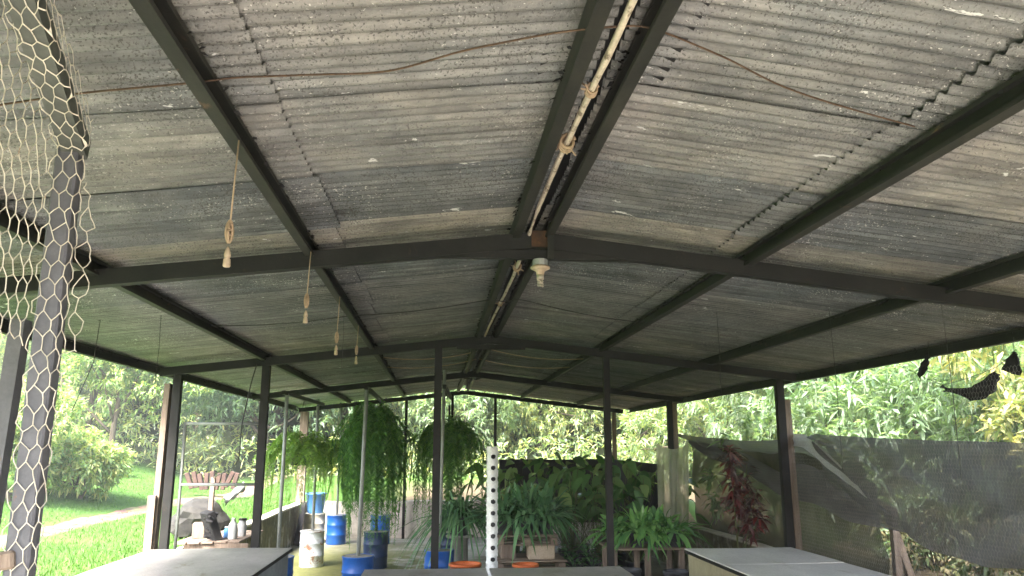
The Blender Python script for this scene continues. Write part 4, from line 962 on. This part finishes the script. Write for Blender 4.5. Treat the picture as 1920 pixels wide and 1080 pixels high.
# rags
def rag(top, bot, label, seed, b=.05, X=4.26):
    mb = MB(); loft(mb, pl(X, top), pl(X, bot), 22, 12, b, seed); tag(mb.build('cloth_scrap', M['cloth'], None, True), label, 'rag', 'black scraps on the eave wire')
rag([(1739, 662), (1740, 666), (1741, 672), (1740, 690)], [(1736, 662), (1728, 680), (1720, 695), (1724, 712)], 'small black rag twisted and hanging under the right eave', 1, .03)
rag([(1762, 720), (1775, 728), (1800, 728), (1828, 724), (1848, 705), (1862, 690), (1870, 698)], [(1768, 735), (1780, 734), (1800, 742), (1815, 753), (1838, 750), (1862, 735), (1873, 712)], 'black cloth scrap slung like a hammock under right eave', 2, .07)
rag([(1898, 658), (1903, 660), (1906, 664)], [(1876, 692), (1893, 700), (1916, 706)], 'triangular black rag hanging nearest the right edge', 3, .03)
wire('eave_wire', [atX(1700, 690, 4.26), atX(1768, 722, 4.26), atX(1865, 690, 4.26), atX(1905, 655, 4.26)], .002, M['thinwire'], 'thin wire the black rags hang from', .01)
for i, (a, b) in enumerate([((1741, 664), (1740, 640)), ((1901, 660), (1900, 632)), ((1864, 690), (1862, 650))]): wire('rag_tie', [atX(*a, 4.26), atX(*b, 4.30)], .002, M['thinwire'], ['short tie of the small twisted rag', 'short tie of the triangular rag', 'short tie of the hammock-like scrap'][i])

# ------------------------------------------------------------------ red leafed plant
def croton():
    loc = (3.78, 9.95, .0); t = thing('red_leaf_plant', loc, 'tall slender plant with dark red leaves before the netting', 'plant'); rg = np.random.default_rng(12)
    pot_mesh(loc, .14, .22, M['black'], t)
    mb = MB(); lf = MB()
    tops = [atY(1368, 838, 9.9), atY(1385, 900, 10.0), atY(1420, 915, 9.85), atY(1400, 870, 10.1), atY(1425, 960, 9.9)]
    for k, tp in enumerate(tops):
        b = np.array([loc[0]+.04*math.cos(k*2), loc[1]+.04*math.sin(k*2), .2]); mid = (b+tp)/2+rg.normal(0, .02, 3); u = np.linspace(0, 1, 16)[:, None]
        c = b*(1-u)**2+2*mid*u*(1-u)+tp*u**2; mb.tube(c, np.linspace(.011, .005, 16), 6)
        n = 70 if k == 0 else 36
        tt = rg.uniform(.50, 1.0, n)**.8; bb = b*(1-tt[:, None])**2+2*mid*tt[:, None]*(1-tt[:, None])+tp*tt[:, None]**2
        az = rg.uniform(0, 6.28, n); e = rg.uniform(-.5, .9, n); dd = dirs(az, e); pet = rg.uniform(.02, .07, n)
        # three lobed leaves: three blades from the petiole end
        pb = bb+dd*pet[:, None]
        for da in (-.55, 0, .55): blades(lf, pb, dirs(az+da, e-.25), rg.uniform(.10, .19, n), rg.uniform(.026, .045, n), .35, 4, 'lens', .5, rng=rg)
    mb.build('stems', M['stem'], t, True); lf.build('leaves', M['croton'], t)
croton()

# ------------------------------------------------------------------ trees and shrubs
def crown_mesh(name, size, ntip, per, L, W, seed, mat, lobes=9, trans=None, low=.25):
    """tips spread over the shells of several lobes, a whorl of leaves at each tip"""
    rg = np.random.default_rng(seed); mb = MB(); sx_, sy_, sz_ = size
    cs = []; 
    for k in range(lobes):
        a = rg.uniform(0, 6.28); r = rg.uniform(.15, .62); cs.append((r*math.cos(a), r*math.sin(a), rg.uniform(-.45, .62), rg.uniform(.30, .52)))
    cs.append((0, 0, .1, .55))
    tips = []; nrm = []
    for k in range(ntip):
        c = cs[rg.integers(len(cs))]; d = rg.normal(size=3); d /= np.linalg.norm(d)
        if d[2] < -.3 and rg.random() < .6: d[2] *= -1
        q = c[3]*rg.uniform(.55, 1.08)**.7
        tips.append((c[0]+d[0]*q, c[1]+d[1]*q, c[2]+d[2]*q)); nrm.append(d)
    T = np.array(tips)*np.array([sx_/2, sy_/2, sz_/2])+np.array([0, 0, sz_*(.5+low)]); Nn = np.array(nrm)
    base = np.repeat(T, per, 0); nd = np.repeat(Nn, per, 0); m = len(base)
    d = rg.normal(size=(m, 3))+nd*.9+np.array([0, 0, .15])
    base = base+rg.normal(0, L*.25, (m, 3))
    blades(mb, base, d, rg.uniform(.6, 1.2, m)*L, rg.uniform(.8, 1.2, m)*W, rg.uniform(.1, .6, m), 2, 'lens', .9, rng=rg)
    return mb, T
def tree(name, loc, label, size, ntip, per, L, W, seed, mat, group=None, low=.25, trunk_r=.10, lobes=9, cat='tree'):
    t = thing(name, (0, 0, 0), label, cat, group)
    mb, T = crown_mesh(name, size, ntip, per, L, W, seed, mat, lobes, low=low)
    mb.build('crown', mat, t)
    rg = np.random.default_rng(seed+100); tr = MB(); H = size[2]*(low+.45)
    u = np.linspace(0, 1, 9); tx = .12*np.sin(u*3+seed); ty = .1*np.sin(u*2.3+seed*2)
    tr.tube(np.stack([tx, ty, -.15+H*u], 1), np.linspace(trunk_r, trunk_r*.45, 9), 8)
    for k in range(9):
        tp = T[rg.integers(len(T))]; h0 = rg.uniform(.3, .95); b = np.array([np.interp(h0, u, tx), np.interp(h0, u, ty), -.15+H*h0]); mid = (b+tp)/2+np.array([0, 0, -.08*size[2]*rg.random()])
        q = np.linspace(0, 1, 7)[:, None]; tr.tube(b*(1-q)**2+2*mid*q*(1-q)+tp*q**2, np.linspace(trunk_r*.42, .012, 7), 5)
    tr.build('trunk', M['bark'], t, True); t.location = loc
    return t
def gz(x, y): return float(zt(x, y))
def ontop(px, Y): p = atY(px, 840, Y); return (p[0], Y, gz(p[0], Y)-.05)
# near, individually recognisable plants
l = ontop(150, 17.0); tree('shrub', l, 'rounded light green shrub on the lawn just right of the chicken wire', (2.5, 2.3, 2.0), 900, 13, .13, .042, 1, M['lf_shrub'], None, -.18, .04, 12, 'shrub')
l = ontop(500, 25.0); tree('avocado_tree', l, 'grey-green avocado tree drooping over the lawn behind the pipe gate', (7.6, 5.5, 5.4), 1900, 14, .22, .052, 2, M['lf_avocado'], None, .02, .14, 15)
l = ontop(370, 28.5); a1 = tree('avocado_tree', l, 'silvery avocado tree left of the timber post', (7.6, 6.2, 5.6), 2000, 14, .21, .05, 3, M['lf_avocado'], None, .06, .14, 15)
l = ontop(215, 22.0); y1 = tree('yellow_tree', l, 'yellow-flushed tree at the left behind the rounded shrub', (5.0, 4.6, 4.6), 2000, 13, .15, .042, 4, M['lf_shrub'], None, .12, .10, 15)
l = ontop(20, 15.5); tree('shrub', l, 'fresh green shrub at the left edge behind the leaning post', (2.8, 2.6, 2.6), 1000, 13, .13, .042, 14, M['lf_shrub'], None, -.12, .05, 12, 'shrub')
m1 = tree('thicket_tree', ontop(700, 27), 'green and yellow tree seen through the hanging ferns', (7.2, 5.6, 6.4), 2000, 12, .17, .042, 5, M['lf_mixed'], None, -.10, .12, 16)
m2 = tree('thicket_tree', ontop(1010, 27), 'pale yellow-green tree straight behind the white tube', (7.2, 5.6, 6.4), 2000, 12, .17, .042, 6, M['lf_mixed'], None, -.12, .12, 16)
m3 = tree('avocado_tree', (9.0, 18.0, gz(9, 18)), 'grey-green avocado tree just left of the right wooden post', (6.6, 5.8, 5.8), 2000, 14, .185, .044, 7, M['lf_avocado'], None, -.14, .12, 15)
y2 = tree('yellow_tree', (10.0, 10.6, gz(10.0, 10.6)), 'bright yellow-green tree beyond the black rags at right edge', (5.2, 5.0, 2.9), 1900, 13, .14, .04, 8, M['lf_yellow'], None, -.12, .10, 14)
f1 = tree('far_tree', ontop(1880, 52), 'haze-tinted blue-green tree in the far distance above the yellow tree', (12, 10, 12), 1300, 12, .5, .17, 9, M['lf_far'], 'hazy far trees', -.05, .3, 14)
# hillside thicket: copies with their own place, turn and size
GT = 'trees of the hillside thicket'
bl = {'m': 'green and yellow tree among others in the hillside thicket behind the shed', 'a': 'grey-green tree among others in the hillside thicket behind the shed', 'y': 'yellow-flushed tree among others in the hillside thicket behind the shed'}
src = {'m': (m1, m2), 'a': (a1, m3), 'y': (y1, y1), 'Y': (y2, y2), 'A': (m3, m3)}; bl['A'] = 'pale grey-green tree on the bank just behind the top of the grey nets'; bl['Y'] = 'low bright yellow-green tree on the bank behind the large grey net'
rg = np.random.default_rng(77)
lay = [(-11.5, 27, 'a'), (-7.5, 31, 'm'), (-3.2, 26.5, 'y'), (-1.6, 31, 'a'), (2.8, 31.5, 'a'), (3.9, 27.5, 'm'), (6.8, 26, 'a'), (7.0, 31.5, 'y'), (10.8, 29.5, 'm'), (-15.5, 31, 'y'), (-15.5, 24.5, 'm'), (-18.5, 27, 'a'), (-14.5, 19, 'y'),
       (-11.0, 36, 'm'), (-5.0, 36.5, 'a'), (.5, 36.5, 'm'), (5.2, 37, 'y'), (10.5, 36, 'a'), (15.5, 33, 'm'), (8.4, 22.5, 'm'), (12.5, 22.0, 'a'), (12.8, 25.6, 'y'), (7.8, 14.6, 'a'), (11.5, 15.8, 'a'), (12.6, 13.6, 'Y'), (15.5, 19.5, 'm'), (8.0, 7.8, 'Y'), (12.4, 9.2, 'Y'), (9.6, 6.4, 'Y'), (19, 22, 'a'), (18.5, 28, 'm'), (-21, 34, 'm'), (-20, 20, 'a'), (-11.5, 30.5, 'm'), (-5.6, 28.5, 'a'), (.8, 26.2, 'a'), (9.2, 13.4, 'A'), (7.7, 11.4, 'A'), (8.3, 9.6, 'A'), (8.6, 20.6, 'y'), (10.6, 14.6, 'a'), (-9.5, 40, 'm'), (1.5, 41, 'a'), (9, 41.5, 'm'), (16, 40, 'a'), (21, 34, 'm'), (-17, 40.5, 'y'), (13.4, 18.4, 'm'), (9.4, 15.6, 'm')]
for i, (x, y, k) in enumerate(lay):
    s = src[k][i % 2]; c = place_copy(s, (x, y, gz(x, y)-{'Y': .1, 'A': 1.5}.get(k, .45)), bl[k], rg.uniform(0, 6.28), float(rg.uniform(.85, 1.15)), {'Y': 'yellow-green trees on the bank', 'A': 'pale trees on the bank'}.get(k, GT))
    if k == 'm' and False: pass
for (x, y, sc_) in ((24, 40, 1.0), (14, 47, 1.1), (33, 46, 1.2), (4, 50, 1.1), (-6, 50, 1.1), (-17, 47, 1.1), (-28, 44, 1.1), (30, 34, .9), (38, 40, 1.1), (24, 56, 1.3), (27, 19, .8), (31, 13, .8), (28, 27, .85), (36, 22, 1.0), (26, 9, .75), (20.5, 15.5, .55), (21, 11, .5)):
    place_copy(f1, (x, y, gz(x, y)-.3), 'haze-tinted blue-green tree on the skyline among the far trees', rg.uniform(0, 6.28), sc_, 'hazy far trees')
# leafy undergrowth over the hillside and the bank
rg = np.random.default_rng(31); n = 15000
x = np.concatenate([rg.uniform(-24, 22, 9000), rg.uniform(7.2, 20, 6000)]); y = np.concatenate([22.5+rg.random(9000)**1.3*26, rg.uniform(3, 24, 6000)])
h = rg.random(n)**1.4*np.where(x > 7.2, .7, 1.1)
base = np.stack([x, y, zt(x, y)+h], 1); base = np.repeat(base, 7, 0)+rg.normal(0, .06, (n*7, 3)); mb = MB()
blades(mb, base, rg.normal(size=(n*7, 3))+np.array([0, 0, .5]), rg.uniform(.14, .28, n*7), rg.uniform(.05, .08, n*7), rg.uniform(.1, .6, n*7), 2, 'lens', .9, rng=rg)
tag(mb.build('undergrowth', M['lf_mixed']), 'leafy undergrowth covering the hillside behind the shed', 'undergrowth', kind='stuff')
# weeds and bushes behind the netting
wb = tree('weed_bush', (5.2, 7.0, gz(5.2, 7)), 'green weedy bush at the foot of the big grey net', (1.1, 1.1, .9), 120, 11, .13, .04, 21, M['dryweed'], None, -.25, .015, 6, 'bush')
for (x, y, s, lb) in ((5.6, 8.6, 1.0, 'pale weedy bush under the sagging net edge by two leaning stakes'), (5.4, 5.6, 1.1, 'weedy bush in the lower right corner behind the net'), (6.2, 10.4, 1.3, 'brownish bush behind the mesh screen'), (6.4, 12.6, 1.4, 'tangled bush behind the mesh screen near the plastic sheet'), (6.6, 7.6, 1.5, 'leafy bush on the bank behind the large net')):
    place_copy(wb, (x, y, gz(x, y)), lb, x*3, s)
for (a, b, lb) in (((4.75, 8.02), (4.75, 8.0), 'upright timber stake behind the grey nets'), ((5.05, 8.25), (4.85, 8.3), 'leaning pale stake behind the grey nets')):
    mb = MB(); mb.bar((a[0], a[1], gz(*a)-.1), (b[0], b[1], gz(*a)+.72), .07, .07, up=(0, 1, 0)); tag(mb.build('stake', M['wood']), lb, 'stake')
# grass blades on the lawn
rg = np.random.default_rng(3); n = 60000
x = -3.14-rg.random(n)**1.1*9.5; y = 6.5+rg.random(n)**1.2*16
d_ = np.abs(x-np.interp(y, py, cxp)); k = (d_ > .40+.07*rg.normal(size=n)) & (np.sin(x*2.3+1.7*np.sin(y*1.1))*np.sin(y*1.9+x)+rg.normal(0, .45, n) > -.75)
x, y = x[k], y[k]; n = len(x)
base = np.stack([x, y, zt(x, y)-.005], 1); mb = MB()
blades(mb, base, dirs(rg.uniform(0, 6.28, n), rg.uniform(.7, 1.5, n)), rg.uniform(.05, .13, n), rg.uniform(.008, .014, n), rg.uniform(.1, .6, n), 2, 'grass', .5, rng=rg)
tag(mb.build('grass', M['grass']), 'short bright green grass covering the lawn', 'grass', kind='stuff')

# ------------------------------------------------------------------ haze
hz = bpy.data.materials.new('haze'); hz.use_nodes = True; ht = hz.node_tree; ht.nodes.remove(ht.nodes['Principled BSDF'])
pv = ht.nodes.new('ShaderNodeVolumePrincipled'); pv.inputs['Density'].default_value = .0030; pv.inputs['Color'].default_value = (.93, .96, 1, 1); pv.inputs['Anisotropy'].default_value = .25
ht.links.new(pv.outputs[0], ht.nodes['Material Output'].inputs['Volume'])
mb = MB(); mb.box((0, 25, 28), (186, 176, 62)); tag(mb.build('haze', hz), 'pale haze in the air over the hillside', 'haze', kind='stuff')
